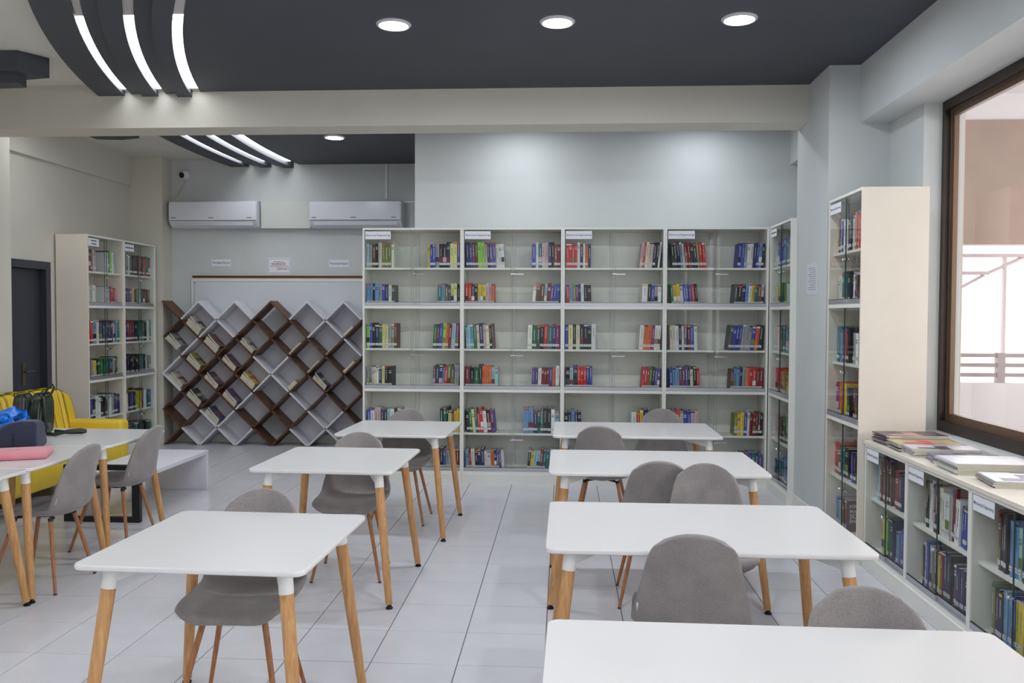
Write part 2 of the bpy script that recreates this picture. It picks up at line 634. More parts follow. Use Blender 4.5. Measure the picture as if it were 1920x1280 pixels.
# ------------------------------------------------------------------ downlights
def downlight(x, y, z, label, power):
    root = empty('downlight', (x, y, z))
    tag(root, label, 'downlight', 'round ceiling downlights')
    mb = MB()
    mb.rings([[(r_ * math.cos(t), r_ * math.sin(t), zz) for t in [2 * PI * q / 32 for q in range(32)]] for r_, zz in
              ((0.092, -0.002), (0.094, -0.012), (0.105, -0.010), (0.112, -0.001))], cap0=False, cap1=False)
    mb.build('trim_ring', M_RIM, root, smooth=True)
    MB().lathe([(0.0925, -0.001), (0.0925, -0.006), (0.08, -0.008)], 32).build('diffuser', M_LAMP, root, smooth=True)
    ld = bpy.data.lights.new('downlight_beam', 'AREA')
    ld.shape = 'DISK'
    ld.size = 0.17
    ld.energy = power
    ld.color = DOWNLIGHT_RGB
    ld.spread = math.radians(176)
    lo = bpy.data.objects.new('downlight_beam', ld)
    lo.location = (0, 0, -0.012)
    col.objects.link(lo)
    lo.parent = root


for j, (y, rown) in enumerate(((5.46, 'in the row over the middle tables'), (3.3, ''), (1.15, ''), (-1.0, ''), (-2.9, ''))):
    for i, x in enumerate((-1.093, -0.048, 1.087)):
        if j == 0:
            lb = ['round white downlight nearest the curved ceiling strips', 'round white downlight in the middle of its row of three', 'round white downlight nearest the window beam'][i]
            lb = lb.replace('nearest', 'next to')
        else:
            lb = f'added unseen downlight in the {ORD[j]} row behind, number {ORD[i]}'  # rows out of view, added because the room needs their light
        z = 3.455 if arc_x(CR, y) < x - 0.12 else Z_SLAB
        downlight(x, y, z, lb, DOWNLIGHT_W)
for x, y, lb in ((-2.40, 8.86, 'round white downlight in the charcoal alcove ceiling'), (-0.42, 7.85, 'round downlight behind the beam washing the grey wall'),
                 (1.28, 7.85, 'round downlight behind the beam washing the corner wall'), (-2.4, 7.75, 'added unseen downlight behind the beam by the alcove')):  # the last lamp, by the alcove, is unseen and added for its light
    downlight(x, y, 3.455, lb, DOWNLIGHT_W * 0.45)
for x, y, lb in ((-4.55, 7.75, 'added unseen downlight in white ceiling behind the beam by the door'), (-4.2, 1.4, 'added unseen downlight in white ceiling over the joined tables near end'), (-4.2, 3.2, 'added unseen downlight in white ceiling over the long table row'), (-3.6, 0.6, 'added unseen downlight in white ceiling by the rear wall side')):  # unseen fill lamps, added to brighten the sofa side and alcove
    downlight(x, y, Z_SLAB, lb, DOWNLIGHT_W * (0.35 if y > 7 else 1.0))

# ------------------------------------------------------------------ windows
for n, (a, b) in enumerate(WIN):
    wr = structure(empty(f'window_{n + 1}', (X_R + 0.10, (a + b) / 2, 0.84)), 'large bronze framed window over the low bookcases')
    h, hw = 2.19, (b - a) / 2
    f = MB()
    f.box(0.02, 0.06, -hw, -hw + 0.04, 0, h).box(0.02, 0.06, hw - 0.04, hw, 0, h)
    f.box(0.02, 0.06, -hw + 0.04, hw - 0.04, h - 0.06, h).box(0.02, 0.06, -hw + 0.04, hw - 0.04, 0, 0.07)
    f.build('outer_frame', M_BRONZE, wr)
    for s in (1, -1):
        xs = 0.0605 if s > 0 else 0.0255
        y0, y1 = (-0.02, hw - 0.04) if s > 0 else (-hw + 0.04, 0.02)
        g = MB()
        g.box(xs, xs + 0.03, y0, y0 + 0.05, 0.07, h - 0.06).box(xs, xs + 0.03, y1 - 0.05, y1, 0.07, h - 0.06)
        g.box(xs, xs + 0.03, y0 + 0.05, y1 - 0.05, 0.07, 0.12).box(xs, xs + 0.03, y0 + 0.05, y1 - 0.05, h - 0.105, h - 0.06)
        sash = g.build('sash', M_BRONZE2 if s > 0 else M_BRONZE, wr)
        MB().box(xs + 0.012, xs + 0.018, y0 + 0.05, y1 - 0.05, 0.12, h - 0.105).build('pane', M_WGLASS, sash)

# balcony outside
M_EXT = mat('exterior_plaster', (206, 203, 206), 0.8, noise=0.03, nscale=3)
M_EXTC = mat('exterior_cream', (196, 178, 162), 0.8, noise=0.03, nscale=3)
M_SHADE = mat('brown_render', (150, 132, 122), 0.85, noise=0.05, nscale=4)
M_RAIL = mat('painted_rail', (150, 136, 140), 0.5)
structure(MB().box(2.66, 5.6, -4, 8.35, -0.35, -0.2).build('floor_balcony', M_EXT))
structure(MB().box(2.66, 5.6, -4, 8.35, 3.62, 3.75).build('ceiling_balcony', M_EXT))
pw = MB().box(2.66, 5.6, 8.0, 8.18, -0.2, 1.0)
structure(pw.build('wall_parapet_end', M_EXT), 'white parapet wall at the end of the balcony')
structure(MB().box(5.42, 5.6, -4, 8.0, -0.2, 1.0).build('wall_parapet_side', M_EXT), 'white parapet wall along the balcony')
structure(MB().box(2.66, 2.805, 6.2, 6.5, -0.2, 3.62).build('wall_balcony_pier', M_EXTC), 'cream pier just outside the window')
structure(MB().box(2.66, 5.6, 8.0, 8.15, 2.26, 3.38).build('wall_balcony_panel', M_SHADE), 'grey brown hanging wall panel above the balcony')
structure(MB().box(2.66, 5.6, 8.02, 8.16, 3.38, 3.62).build('wall_balcony_lintel', M_EXT), 'white lintel above the brown panel')
rl = empty('balcony_railing', (4.2, 8.09, 1.0))
tag(rl, 'mauve grey balcony railing of three horizontal bars on the white parapet', 'railing')
for z in (0.07, 0.16, 0.25):
    MB().box(-1.6, 1.35, -0.02, 0.02, z - 0.018, z + 0.018).build('rail', M_RAIL, rl)
for xx in (-1.35, -0.19, 1.0):
    MB().box(xx - 0.035, xx + 0.035, -0.03, 0.03, 0, 0.275).build('post', M_RAIL, rl)
cf = empty('canopy_frame', (4.0, 9.6, 0))
tag(cf, 'thin pink grey steel canopy frame standing beyond the balcony', 'canopy frame')
MB().box(0.77, 0.80, -0.02, 0.02, -0.3, 2.25).build('post', M_RAIL, cf)
MB().box(-1.4, 2.4, -0.02, 0.02, 2.2505, 2.29).build('top_bar', M_RAIL, cf)
MB().box(-1.4, 0.62, -0.02, 0.02, 2.06, 2.10).build('middle_bar', M_RAIL, cf)
MB().tube([(0.61, 0, 2.08), (1.0, 0, 2.26)], 0.02, 8).build('brace', M_RAIL, cf)
MB().tube([(-0.6, 0, 1.42), (0.57, 0, 2.055)], 0.018, 8).build('brace', M_RAIL, cf)

# ------------------------------------------------------------------ books
PAL = {'k': (34, 34, 40), 'n': (44, 46, 92), 'b': (58, 76, 168), 'l': (110, 150, 196), 'c': (160, 200, 208), 't': (40, 112, 112), 'g': (38, 116, 66),
       'G': (150, 208, 84), 'o': (122, 134, 66), 'y': (220, 196, 58), 'Y': (226, 222, 150), 'w': (232, 232, 230), 'e': (226, 214, 192), 'r': (206, 50, 46),
       'R': (128, 40, 48), 'O': (226, 110, 52), 'p': (98, 78, 148), 'P': (208, 178, 184), 'm': (142, 42, 116), 'B': (106, 72, 58), 's': (160, 162, 164), 'S': (84, 86, 92)}
CNAME = {'k': 'black', 'n': 'navy', 'b': 'blue', 'l': 'light blue', 'c': 'pale cyan', 't': 'teal', 'g': 'green', 'G': 'lime green', 'o': 'olive', 'y': 'yellow',
         'Y': 'pale yellow', 'w': 'white', 'e': 'cream', 'r': 'red', 'R': 'maroon', 'O': 'orange', 'p': 'purple', 'P': 'pale pink', 'm': 'magenta', 'B': 'brown', 's': 'grey', 'S': 'dark grey'}
PAGE = lin(214, 208, 192)
STICK = lin(226, 226, 228)


def jit(c, a=0.12):
    k = 1 + random.uniform(-a, a)
    return tuple(min(1, max(0, x * k * (1 + random.uniform(-0.05, 0.05)))) for x in c)


def book_mesh(t, h, d, ch, sticker=True):
    """spine at y = 0 facing -y, width t from x = 0, height h"""
    mb = MB()
    base = jit(lin(PAL[ch]))
    lum = sum(base) / 3
    ink = lin(236, 234, 226) if lum < 0.28 else lin(50, 48, 70)
    mixk = random.uniform(0.45, 0.85)
    ink = tuple(q * mixk + p * (1 - mixk) for q, p in zip(ink, base))
    cv = 0.0025
    mb.box(0, cv, 0.001, d, 0, h, c=base)
    mb.box(t - cv, t, 0.001, d, 0, h, c=base)
    # rounded spine
    z0, z1 = 0, h
    k = 3
    ring = [(t * q / k, -0.003 * math.sin(PI * q / k), 0) for q in range(k + 1)] + [(t, 0.003, 0), (0, 0.003, 0)]
    n = len(mb.v)
    mb.v += [(x, y, z0) for x, y, _ in ring] + [(x, y, z1) for x, y, _ in ring]
    m_ = len(ring)
    for q in range(m_):
        j = (q + 1) % m_
        mb.f.append((n + q, n + j, n + m_ + j, n + m_ + q))
        mb.mi.append(0)
        mb.c.append(base)
    mb.f += [tuple(n + q for q in reversed(range(m_))), tuple(n + m_ + q for q in range(m_))]
    mb.mi += [0, 0]
    mb.c += [base, base]
    mb.box(cv, t - cv, 0.003, d - 0.004, 0.003, h - 0.004, c=PAGE)
    yy = -0.0042

    def patch(x0, x1, za, zb, c):
        mb.quad([(x0, yy, za), (x1, yy, za), (x1, yy, zb), (x0, yy, zb)], c=c)
    if sticker and random.random() < 0.9:
        patch(0.0008, t - 0.0008, 0.026, 0.048, STICK)
        patch(t * 0.25, t * 0.75, 0.035, 0.039, lin(160, 160, 168))
    style = random.random()
    zt = h * random.uniform(0.80, 0.9)
    zb = h * random.uniform(0.36, 0.5)
    wl = min(0.0055, t * 0.24)
    if style < 0.72:
        z = zt
        while z > zb:
            L = random.uniform(0.018, 0.045)
            patch(t * 0.5 - wl / 2, t * 0.5 + wl / 2, max(zb, z - L), z, ink)
            z -= L + 0.0035
    else:
        patch(t * 0.2, t * 0.8, zt - 0.012, zt - 0.004, ink)
        patch(t * 0.15, t * 0.85, zt - 0.03, zt - 0.02, ink)
    if random.random() < 0.35:
        patch(0.0008, t - 0.0008, h * 0.92, h * 0.975, jit(lin(PAL[random.choice('wyrbnkO')])))
    if random.random() < 0.2:
        patch(0.0008, t - 0.0008, 0.055, 0.055 + h * 0.2, jit(lin(PAL[random.choice('kwRnoP')])))
    return mb


BOOKS = []   # every book: (matrix, mesh builder, letter, place words, pixels)


def fill(frame, x0, x1, z, letters, place, lean=0.0, depth=0.19, hmin=0.215, hmax=0.25, y=0.055, group='', tscale=None, titles=None):
    """books side by side from x0 to x1 on a shelf at height z in a bookcase's own frame"""
    ts = [random.uniform(0.75, 1.3) for _ in letters]
    for i in range(1, len(letters)):            # neighbours of a set share a thickness
        if letters[i] == letters[i - 1]:
            ts[i] = ts[i - 1]
    ca = math.cos(lean)
    hs, h = [], 0
    for i, ch in enumerate(letters):
        if not (i and letters[i] == letters[i - 1] and random.random() < 0.8):
            h = random.uniform(hmin, hmax)
        hs.append(h)
    over = max(hs) * math.sin(abs(lean))
    span = (x1 - x0) - over
    k = span * ca / sum(ts)
    x = x0 + (over if lean < 0 else 0.0)
    for i, (ch, t0) in enumerate(zip(letters, ts)):
        t = max(0.008, t0 * k - 0.0008)
        mb = book_mesh(t, hs[i], depth * random.uniform(0.88, 1.05), ch)
        yy = y + random.uniform(-0.006, 0.012)
        step = (t + 0.0008) / ca
        # lean > 0: the tops move towards +x, turning about the lower +x corner
        if lean >= 0:
            piv = Vector((x + step, yy, z))
            M = Matrix.Translation(piv) @ Matrix.Rotation(lean, 4, 'Y') @ Matrix.Translation((-t, 0, 0))
        else:
            piv = Vector((x, yy, z))
            M = Matrix.Translation(piv) @ Matrix.Rotation(lean, 4, 'Y')
        W = frame @ M
        p = to_pixel(W @ Vector((t / 2, 0, hs[i] / 2)))
        if p is None or p[0] > 1930 or p[0] < -10:
            area = 0
        else:
            n = (W.to_3x3() @ Vector((0, -1, 0)))
            view = (Vector((0, 0, EYE)) - (W @ Vector((t / 2, 0, hs[i] / 2)))).normalized()
            s = FPX / p[2]
            area = t * hs[i] * s * s * max(0.15, n.dot(view))
        BOOKS.append((W, mb, ch, f'{ORD[i]} {place}', area, (titles or {}).get(i)))
        x += step


def build_books(limit=300):
    order = sorted(range(len(BOOKS)), key=lambda i: -BOOKS[i][4])
    single = set(order[:limit]) | {i for i in order if BOOKS[i][5]}
    rest_ = MB()
    for i, (W, mb, ch, words_, area, title) in enumerate(BOOKS):
        if i in single:
            o = mb.build('book', M_PRINT)
            o.matrix_world = W
            tag(o, f'{CNAME[ch]} book, {words_}', 'book', 'books in the glass-fronted bookcases')
            if title:
                title(o, mb)
        elif area > 0:
            n = len(rest_.v)
            rest_.v += [tuple(W @ Vector(v)) for v in mb.v]
            rest_.f += [tuple(n + q for q in f_) for f_ in mb.f]
            rest_.mi += mb.mi
            rest_.c += mb.c
    o = rest_.build('shelved_books', M_PRINT)
    tag(o, 'rows of smaller books filling the remaining glass-fronted shelves', 'books', kind='stuff')


# ------------------------------------------------------------------ bookcases
T = 0.018


def bookcase(name, label, org, rz, W, D, H, base, tiers, group, card=None, outer=M_LAM, strip=True, edge=None):
    """tiers: (bottom, top, [inner shelf heights]) from top to bottom; front face is y = 0, depth goes to +y"""
    r = empty(name, org, rz)
    tag(r, label, 'bookcase', group)
    for x in (0, W - T):
        MB().box(x + 0.0005, x + T - 0.0005, 0, D, base, H).build('side_panel', outer, r)
    MB().box(T, W - T, D - 0.008, D, base, H - T).build('back_panel', M_LAM, r)
    MB().box(T, W - T, 0, D - 0.008, H - T, H).build('top_panel', M_LAM, r)
    MB().box(0.001, W - 0.001, -0.012, D, 0, base).build('plinth', M_LAM, r)
    if strip:
        MB().box(W / 2 - 0.014, W / 2 + 0.014, D - 0.022, D - 0.008, base, H - T).build('cover_strip', M_TABLE, r)
    for ti, (zb, zt, mids) in enumerate(tiers):
        MB().box(T, W - T, 0, D - 0.008, zb - 0.025, zb).build('tier_panel', M_LAM, r)
        MB().box(T, W - T, 0.001, 0.03, zb, zb + 0.008).build('track', M_ALU, r)
        for zm in mids:
            MB().box(T, W - T, 0.035, D - 0.008, zm - T, zm).build('shelf', M_LAM, r)
        for s in (0, 1):
            x0, x1 = (T + 0.001, W / 2 + 0.014) if s == 0 else (W / 2 - 0.012, W - T - 0.001)
            y0 = 0.004 if s == 0 else 0.016
            dpane = MB().box(x0, x1, y0, y0 + 0.005, zb + 0.034, zt - 0.002).build('glass_door', M_GLASS, r)
            MB().box(x0, x1, y0 - 0.003, y0 + 0.008, zb + 0.009, zb + 0.034).build('bottom_rail', M_ALU, dpane)
            MB().box(x0, x1, y0 - 0.0032, y0 + 0.008, zb + 0.034, zb + 0.0365).build('gasket', M_BLACK, dpane)
            xe = x1 if s == 0 else x0
            MB().box(xe - 0.001, xe + 0.001, y0 - 0.0005, y0 + 0.0055, zb + 0.0366, zt - 0.002).build('pane_edge', edge or M_GEDGE, dpane)
            if s == 0:
                zl = mids[0] - 0.06 if mids else (zb + zt) / 2
                lk = MB()
                lk.lathe([(0.011, 0), (0.011, 0.014), (0.008, 0.018)], 14)
                lk.v = [(x1 - 0.02 + a, y0 - c, zl + b) for a, b, c in lk.v]
                lk.box(x1 - 0.012, x1 + 0.012, y0 - 0.010, y0 - 0.001, zl - 0.006, zl + 0.008)
                lk.box(x1 + 0.006, x1 + 0.095, y0 + 0.006, y0 + 0.009, zl - 0.006, zl + 0.004)
                lk.build('lock', M_CHROME, dpane, smooth=True)
    if card:
        zt = tiers[0][1]
        cw, chh = card[1], card[2]
        cx, cz = T + 0.008 + cw / 2, zt - 0.012 - chh / 2
        c = MB().box(cx - cw / 2, cx + cw / 2, 0.0022, 0.0038, cz - chh / 2, cz + chh / 2).build('label_card', M_PAPER, r)
        if isinstance(card[0], str):
            lettering(card[0], cw * 0.93, M_INK, c, (cx, 0.0019, cz), height=chh * 0.29, bold=0.004)
        else:
            for q, wd in enumerate(card[0]):
                zz = cz + chh * (0.2 - 0.4 * q if len(card[0]) > 1 else 0)
                MB().box(cx - cw * wd / 2, cx + cw * wd / 2, 0.0018, 0.0022, zz - chh * 0.07, zz + chh * 0.07).build('print_line', M_INK, c)
    return Matrix.Translation(Vector(org)) @ Matrix.Rotation(rz, 4, 'Z')


TIERS = [(1.685, 2.405, [2.05]), (0.895, 1.66, [1.28]), (0.115, 0.87, [0.478])]
ROWZ = [2.05, 1.685, 1.28, 0.895, 0.478, 0.115]
ROWN = ['top shelf', 'second shelf', 'third shelf', 'fourth shelf', 'fifth shelf', 'lowest shelf']
UW, UX0 = 0.953, -1.912
UNITS = [
    ('wall bookcase beside the diamond shelf', [
        ('csBkeooow', 683, 736, 0, 'ybbskknYYp', 800, 863, 0), ('llklsbnwS', 683, 738, 0, 'tloSYYk', 820, 863, 0),
        ('GbkngYYssB', 684, 742, 0, 'gRbGORcm', 810, 862, .07), ('sseewnYkk', 683, 732, 0, 'BnnlroSss', 810, 862, .05),
        ('bwPPkkcwks', 685, 750, 0, 'ngnYRyy', 825, 862, 0), ('brkssb', 685, 730, 0, 'bRkbsclR', 812, 862, 0)]),
    ('second wall bookcase from the diamond shelf', [
        ('nbBBGGPnppwww', 870, 947, -.05, 'bwtPPnkRR', 998, 1055, 0), ('rrkkyyyPPO', 870, 927, 0, 'wBBcRpbb', 998, 1055, .08),
        ('cclgenPekB', 870, 928, -.06, 'wgSkrtnm', 990, 1055, .03), ('RkgkOOOcc', 870, 935, 0, 'ppwRRRbOw', 998, 1053, .03),
        ('kgYtrrwRp', 870, 930, -.09, 'llnttkkwc', 983, 1055, 0), ('lrennnwwOnppw', 868, 948, -.06, 'kyccRttlk', 990, 1045, .09)]),
    ('third wall bookcase from the diamond shelf', [
        ('rrrrwnwOn', 1062, 1108, 0, 'PreePkkw', 1198, 1245, .1), ('rlomnwkk', 1062, 1110, -.03, 'wkbPw', 1203, 1245, .03),
        ('bYkekkkw', 1060, 1118, 0, 'wOOmww', 1198, 1245, .06), ('kckrrrbb', 1062, 1112, 0, 'rrrgkpp', 1203, 1245, .08),
        ('kklkn', 1060, 1092, 0, 'wrynrwy', 1186, 1245, 0), ('tnk', 1045 + 17, 1084, 0, 'sbr', 1215, 1245, 0)]),
    ('wall bookcase in the corner', [
        ('kkkleRRkkorr', 1255, 1322, -.1, 'bbswwnblk', 1378, 1437, .07), ('gyywbbprk', 1255, 1308, -.09, 'SknlwytBP', 1372, 1437, .06),
        ('eewnenRbw', 1255, 1307, -.03, 'SbbbsssbOk', 1362, 1434, .12), ('bllnRbnekr', 1255, 1312, -.04, 'BllnsOrrRR', 1367, 1436, .05),
        ('nnrebbPP', 1255, 1310, 0, 'oyybwRRRkk', 1375, 1435, .04), ('sbr', 1255, 1275, 0, 'onpbttp', 1385, 1434, .03)]),
]
HROW = [(0.22, 0.245), (0.2, 0.22), (0.22, 0.245), (0.2, 0.235), (0.2, 0.24), (0.18, 0.21)]
for u, (uname, rows) in enumerate(UNITS):
    x0 = UX0 + u * UW
    F = bookcase('bookcase', f'tall white glass-fronted {uname}, books sorted at both ends', (x0, 8.05, 0), 0, UW, 0.335, 2.425, 0.09, TIERS,
                 'white glass-fronted bookcases', card=('Electrical Engineering', 0.245, 0.075), edge=M_GEDGE2)
    for k, (La, a0, a1, l1, Lb, b0, b1, l2) in enumerate(rows):
        z = ROWZ[k] + 0.001
        px = lambda p: (p - 1057.2) * 8.1 / 1603.0 - x0
        xa, xb = max(px(a0), T + 0.006), px(a1)
        fill(F, xa, xb, z, La, f'in first group, {ROWN[k]}, {uname}', l1, hmin=HROW[k][0], hmax=HROW[k][1])
        xa, xb = px(b0), min(px(b1), UW - T - 0.006)
        fill(F, xa, xb, z, Lb, f'in second group, {ROWN[k]}, {uname}', l2, hmin=HROW[k][0], hmax=HROW[k][1])

# return bookcase by the column
RW = 0.73
F = bookcase('bookcase', 'narrow white glass-fronted bookcase turned sideways beside the grey column', (1.905, 8.04, 0), -PI / 2, RW, 0.335, 2.425, 0.09, TIERS,
             'white glass-fronted bookcases', card=([0.85], 0.2, 0.07))
for k, s in enumerate(['npblts', 'Gyggoc', 'wsttSt', 'rOOooy', 'PBnkgg', 'nbttlb']):
    fill(F, 0.06, 0.50, ROWZ[k] + 0.001, s, f'on {ROWN[k]} of the sideways bookcase by the column', 0, hmin=HROW[k][0], hmax=HROW[k][1], depth=0.17)

# bookcases on the side wall by the sofa
LW = 0.745
LB = [['Rk', 'wnGw', 'sPPww', 'wlrkr'], ['nswSk', 'ORrtR', 'nnpyk', 'sskkRo']]
LROWS = [
    [('RkP', .03, .16, .03, 'wnGwc', .40, .58), ('swPww', .03, .18, 0, 'wlrkr', .38, .60), ('Rrlwnn', .03, .33, 0, 'nknkPlg', .38, .66),
     ('rsykgg', .03, .3, 0, 'gttnsRg', .36, .62), ('bkwwk', .03, .30, 0, 'kwwskbn', .36, .66), ('skbn', .03, .3, 0, 'ksbR', .4, .66)],
    [('nswSkk', .03, .3, 0, 'RkRrtR', .36, .66), ('nnpyk', .03, .3, 0, 'sSkkRo', .36, .66), ('npBRRk', .03, .3, 0, 'tStkwt', .36, .66),
     ('nnkkk', .03, .3, 0, 'ktkwss', .36, .66), ('OenpkG', .03, .3, 0, 'yRwttb', .36, .66), ('wknt', .03, .3, 0, 'Skkt', .36, .66)]]
for u in range(2):
    un = ['bookcase behind the yellow sofa', 'bookcase beside the diamond shelf corner'][u]
    F = bookcase('bookcase', ['white glass-fronted bookcase rising behind the yellow sofa arm', 'white glass-fronted side wall bookcase next to the diamond shelf'][u],
                 (-4.955, 8.64 + u * LW, 0), PI / 2, LW, 0.345, 2.43, 0.09, TIERS, 'white glass-fronted bookcases', card=([[0.55, 0.5], [0.85]][u], 0.2, 0.08),
                 outer=M_LAMC if u == 0 else M_LAM)
    for k, (a, a0, a1, ln, b, b0, b1) in enumerate(LROWS[u]):
        fill(F, a0 + .055, a1 + .085, ROWZ[k] + 0.001, a, f'in first group, {ROWN[k]}, {un}', -abs(ln), hmin=HROW[k][0], hmax=HROW[k][1], depth=0.18)
        fill(F, b0 + .06, min(b1 + .06, LW - T - .01), ROWZ[k] + 0.001, b, f'in second group, {ROWN[k]}, {un}', 0, hmin=HROW[k][0], hmax=HROW[k][1], depth=0.18)


def cover_text(lines, zt, size):
    def put(o, mb):
        xs = max(v[0] for v in mb.v)
        d = max(v[1] for v in mb.v)
        for q, ln in enumerate(lines):
            lettering(ln, size * len(ln), M_PAPER, o, (xs + 0.0006, 0.018 + size * len(ln) / 2, zt - q * size * 1.7), rot=(PI / 2, 0, PI / 2), name='cover_title', bold=0.02)
    return put


# tall bookcase at the window end
TW = 0.69
F = bookcase('bookcase', 'tall white glass-fronted bookcase with broad cream side panel next to the window', (1.905, 6.295, 0), -PI / 2, TW, 0.42, 2.43, 0.09, TIERS,
             'white glass-fronted bookcases', card=('Mechanical Engineering', 0.235, 0.07), outer=M_LAMC)
TALL = [('RwbwBkccOPrr', .14, .72, None), ('wwttk', .16, .42, (['BASIC', 'THERM'], .17, .017)), ('btlrk', .14, .42, None), ('RmOyk', .14, .44, None), ('rrttk', .14, .44, (['MATERIALS'], .16, .01)),
        ('blGRB', .20, .44, (['KIND', 'MATE', 'SCIE', 'ENGE'], .175, .02))]
for k, (s, a, b, tt) in enumerate(TALL):
    a, b = max(T + .006, a - .12), b - .12
    fill(F, a, b, ROWZ[k] + 0.001, s, f'on {ROWN[k]} of the tall bookcase by the window', 0, hmin=HROW[k][0], hmax=HROW[k][1] + .01, depth=0.2,
         titles={len(s) - 1: cover_text(*tt)} if tt else None)
    if k in (1, 2, 3, 4):
        s2 = ['wkB', 'sw', 'SRk', 'bk'][k - 1]
        fill(F, b + 0.07, b + 0.17, ROWZ[k] + 0.001, s2, f'in end group, {ROWN[k]} of the tall bookcase by the window', 0, hmin=HROW[k][0] - .02, hmax=HROW[k][1], depth=0.19)

# low bookcases under the window
LT = [(0.115, 0.775, [0.445])]
YB = [5.595, 4.935, 4.175, 3.415, 2.655]
LOWN = ['low bookcase against the tall bookcase', 'middle low bookcase under the window', 'third low bookcase under the window', 'last low bookcase under the window']
LOW = [
    [('cRRBBB', .20, .44, 0, 'Rn', .50, .60), ('yyGgn', .26, .46, 0, 'lb', .56, .63)],
    [('kwwRkewwR', .22, .56, 0, 'wwbb', .58, .72), ('kwbbsSnyRnk', .20, .54, 0, 'SnnS', .58, .72)],
    [('RBnkOllctk', .25, .50, 0, 'kbnS', .54, .70), ('onkllbyy', .22, .48, 0, 'oyOs', .52, .68)],
    [('nbRkwll', .2, .5, 0, 'kbn', .54, .66), ('onkll', .22, .48, 0, 'oyO', .52, .66)]]
for u in range(4):
    wdt = YB[u] - YB[u + 1]
    F = bookcase('low_bookcase', f'white glass-fronted {LOWN[u]}', (1.945, YB[u], 0), -PI / 2, wdt, 0.44, 0.785, 0.09, LT, 'low bookcases under the window',
                 card=('Mechanical Engineering', 0.20, 0.075), strip=False)
    for k in range(2):
        z = (0.445, 0.115)[k] + 0.001
        a, a0, a1, l1, b, b0, b1 = LOW[u][k]
        hm = (0.23, 0.275) if k == 0 else (0.22, 0.26)
        sc = wdt / 0.76
        a0, a1, b0, b1 = a0 - .10, a1 - .10, b0 - .10, b1 - .08
        fill(F, a0 * sc, a1 * sc, z, a, f'in first group, {["upper", "lower"][k]} shelf, {LOWN[u]}', l1, hmin=hm[0], hmax=hm[1], depth=0.2)
        fill(F, b0 * sc, min(b1 * sc, wdt - T - 0.01), z, b, f'in second group, {["upper", "lower"][k]} shelf, {LOWN[u]}', .06 if u == 1 and k == 0 else 0, hmin=hm[0] - .03, hmax=hm[1] - .03, depth=0.19)
wt = MB().box(1.938, 2.395, YB[4], YB[0] + 0.002, 0.786, 0.806).build('worktop', M_LAMC)
tag(wt, 'long cream worktop over the low bookcases under the window', 'worktop')
build_books()


# ------------------------------------------------------------------ tables
def make_table(w, d, name='reading_table'):
    r = empty(name)
    pr = round_rect(w, d, 0.035, 6)
    sc = lambda k: [(x - math.copysign(k, x), y - math.copysign(k, y)) for x, y in pr]
    mb = MB()
    mb.rings([[(x, y, z) for x, y in sc(k)] for k, z in ((0.006, 0.730), (0.001, 0.7335), (0.0, 0.740), (0.0006, 0.747), (0.003, 0.75))])
    mb.build('table_top', M_TABLE, r, smooth=True)
    f = MB()
    f.box(-w * 0.22, w * 0.22, -0.03, 0.03, 0.713, 0.7295)
    for sx in (-1, 1):
        for sy in (-1, 1):
            a = Vector((sx * (w / 2 - 0.10), sy * (d / 2 - 0.10), 0))
            b = Vector((sx * w * 0.2, 0, 0))
            n = (b - a).normalized().cross(Vector((0, 0, 1))) * 0.02
            pts = [a - n, b - n, b + n, a + n]
            f.rings([[(p.x, p.y, (0.672 if q in (0, 3) else 0.713) if lvl == 0 else 0.7295) for q, p in enumerate(pts)] for lvl in (0, 1)])
    f.build('underframe', M_WHITE_METAL, r)
    for sx in (-1, 1):
        for sy in (-1, 1):
            tx, ty = sx * (w / 2 - 0.095), sy * (d / 2 - 0.095)
            bx, by = sx * (w / 2 - 0.015), sy * (d / 2 - 0.015)
            P = lambda z: (bx + (tx - bx) * z / 0.72, by + (ty - by) * z / 0.72, z)
            lg = MB().tube([P(0.022), P(0.3), P(0.652)], [0.0190, 0.0225, 0.0245], 16).build('leg', M_WOODL, r, smooth=True)
            MB().tube([P(0.648), P(0.69), P(0.7295)], [0.0256, 0.0256, 0.0260], 16).build('sleeve', M_WHITE_METAL, lg, smooth=True)
            ft = MB().lathe([(0.012, 0.012), (0.012, 0.026)], 12, (bx, by))
            ft.lathe([(0.019, 0.0005), (0.0195, 0.007), (0.013, 0.0125)], 16, (bx, by))
            ft.build('foot', M_FOOT, lg, smooth=True)
    return r


def place(o, x, y, rz, label):
    o.location = (x, y, 0)
    o.rotation_euler = (0, 0, rz)
    o['label'] = label
    return o


rt = make_table(1.2, 0.8)
tag(rt, 'x', 'table', 'white rectangular reading tables')
RT = [(0.555, 1.965, -0.013, 'closest long white table, its back edge under two grey chair backs'),
      (0.540, 3.487, -0.004, 'long white table with a grey chair backed against its front edge'),
      (0.525, 5.005, 0.0, 'long white table with two overlapping chair backs before it'),
      (0.530, 6.43, 0.0, 'long white table standing closest to the wall bookcases'),
      (-3.515, 5.70, 0, 'white table at the sofa end of the joined row, backpack on top'),
      (-3.51, 4.89, 0, 'white table in the joined row carrying the pink sleeve'),
      (-3.51, 4.08, 0, 'white table at the near end of the joined row, mostly cropped')]
for i, (x, y, a, lb) in enumerate(RT):
    o = place(rt if i == 0 else copy_tree(rt), x, y, a, lb)
    if i > 3:
        o['group'] = 'white tables joined in a row'
lt = make_table(0.81, 0.82)
tag(lt, 'x', 'table', 'white square reading tables')
for i, (x, y, a, lb) in enumerate([(-1.245, 3.165, -0.03, 'square white table with tucked-in chair, the largest of the square ones'),
                                   (-1.315, 4.965, -0.03, 'square white table in the middle of its row of three'),
                                   (-1.215, 6.36, -0.03, 'square white table at the bookcase end of its row')]):
    place(lt if i == 0 else copy_tree(lt), x, y, a, lb)


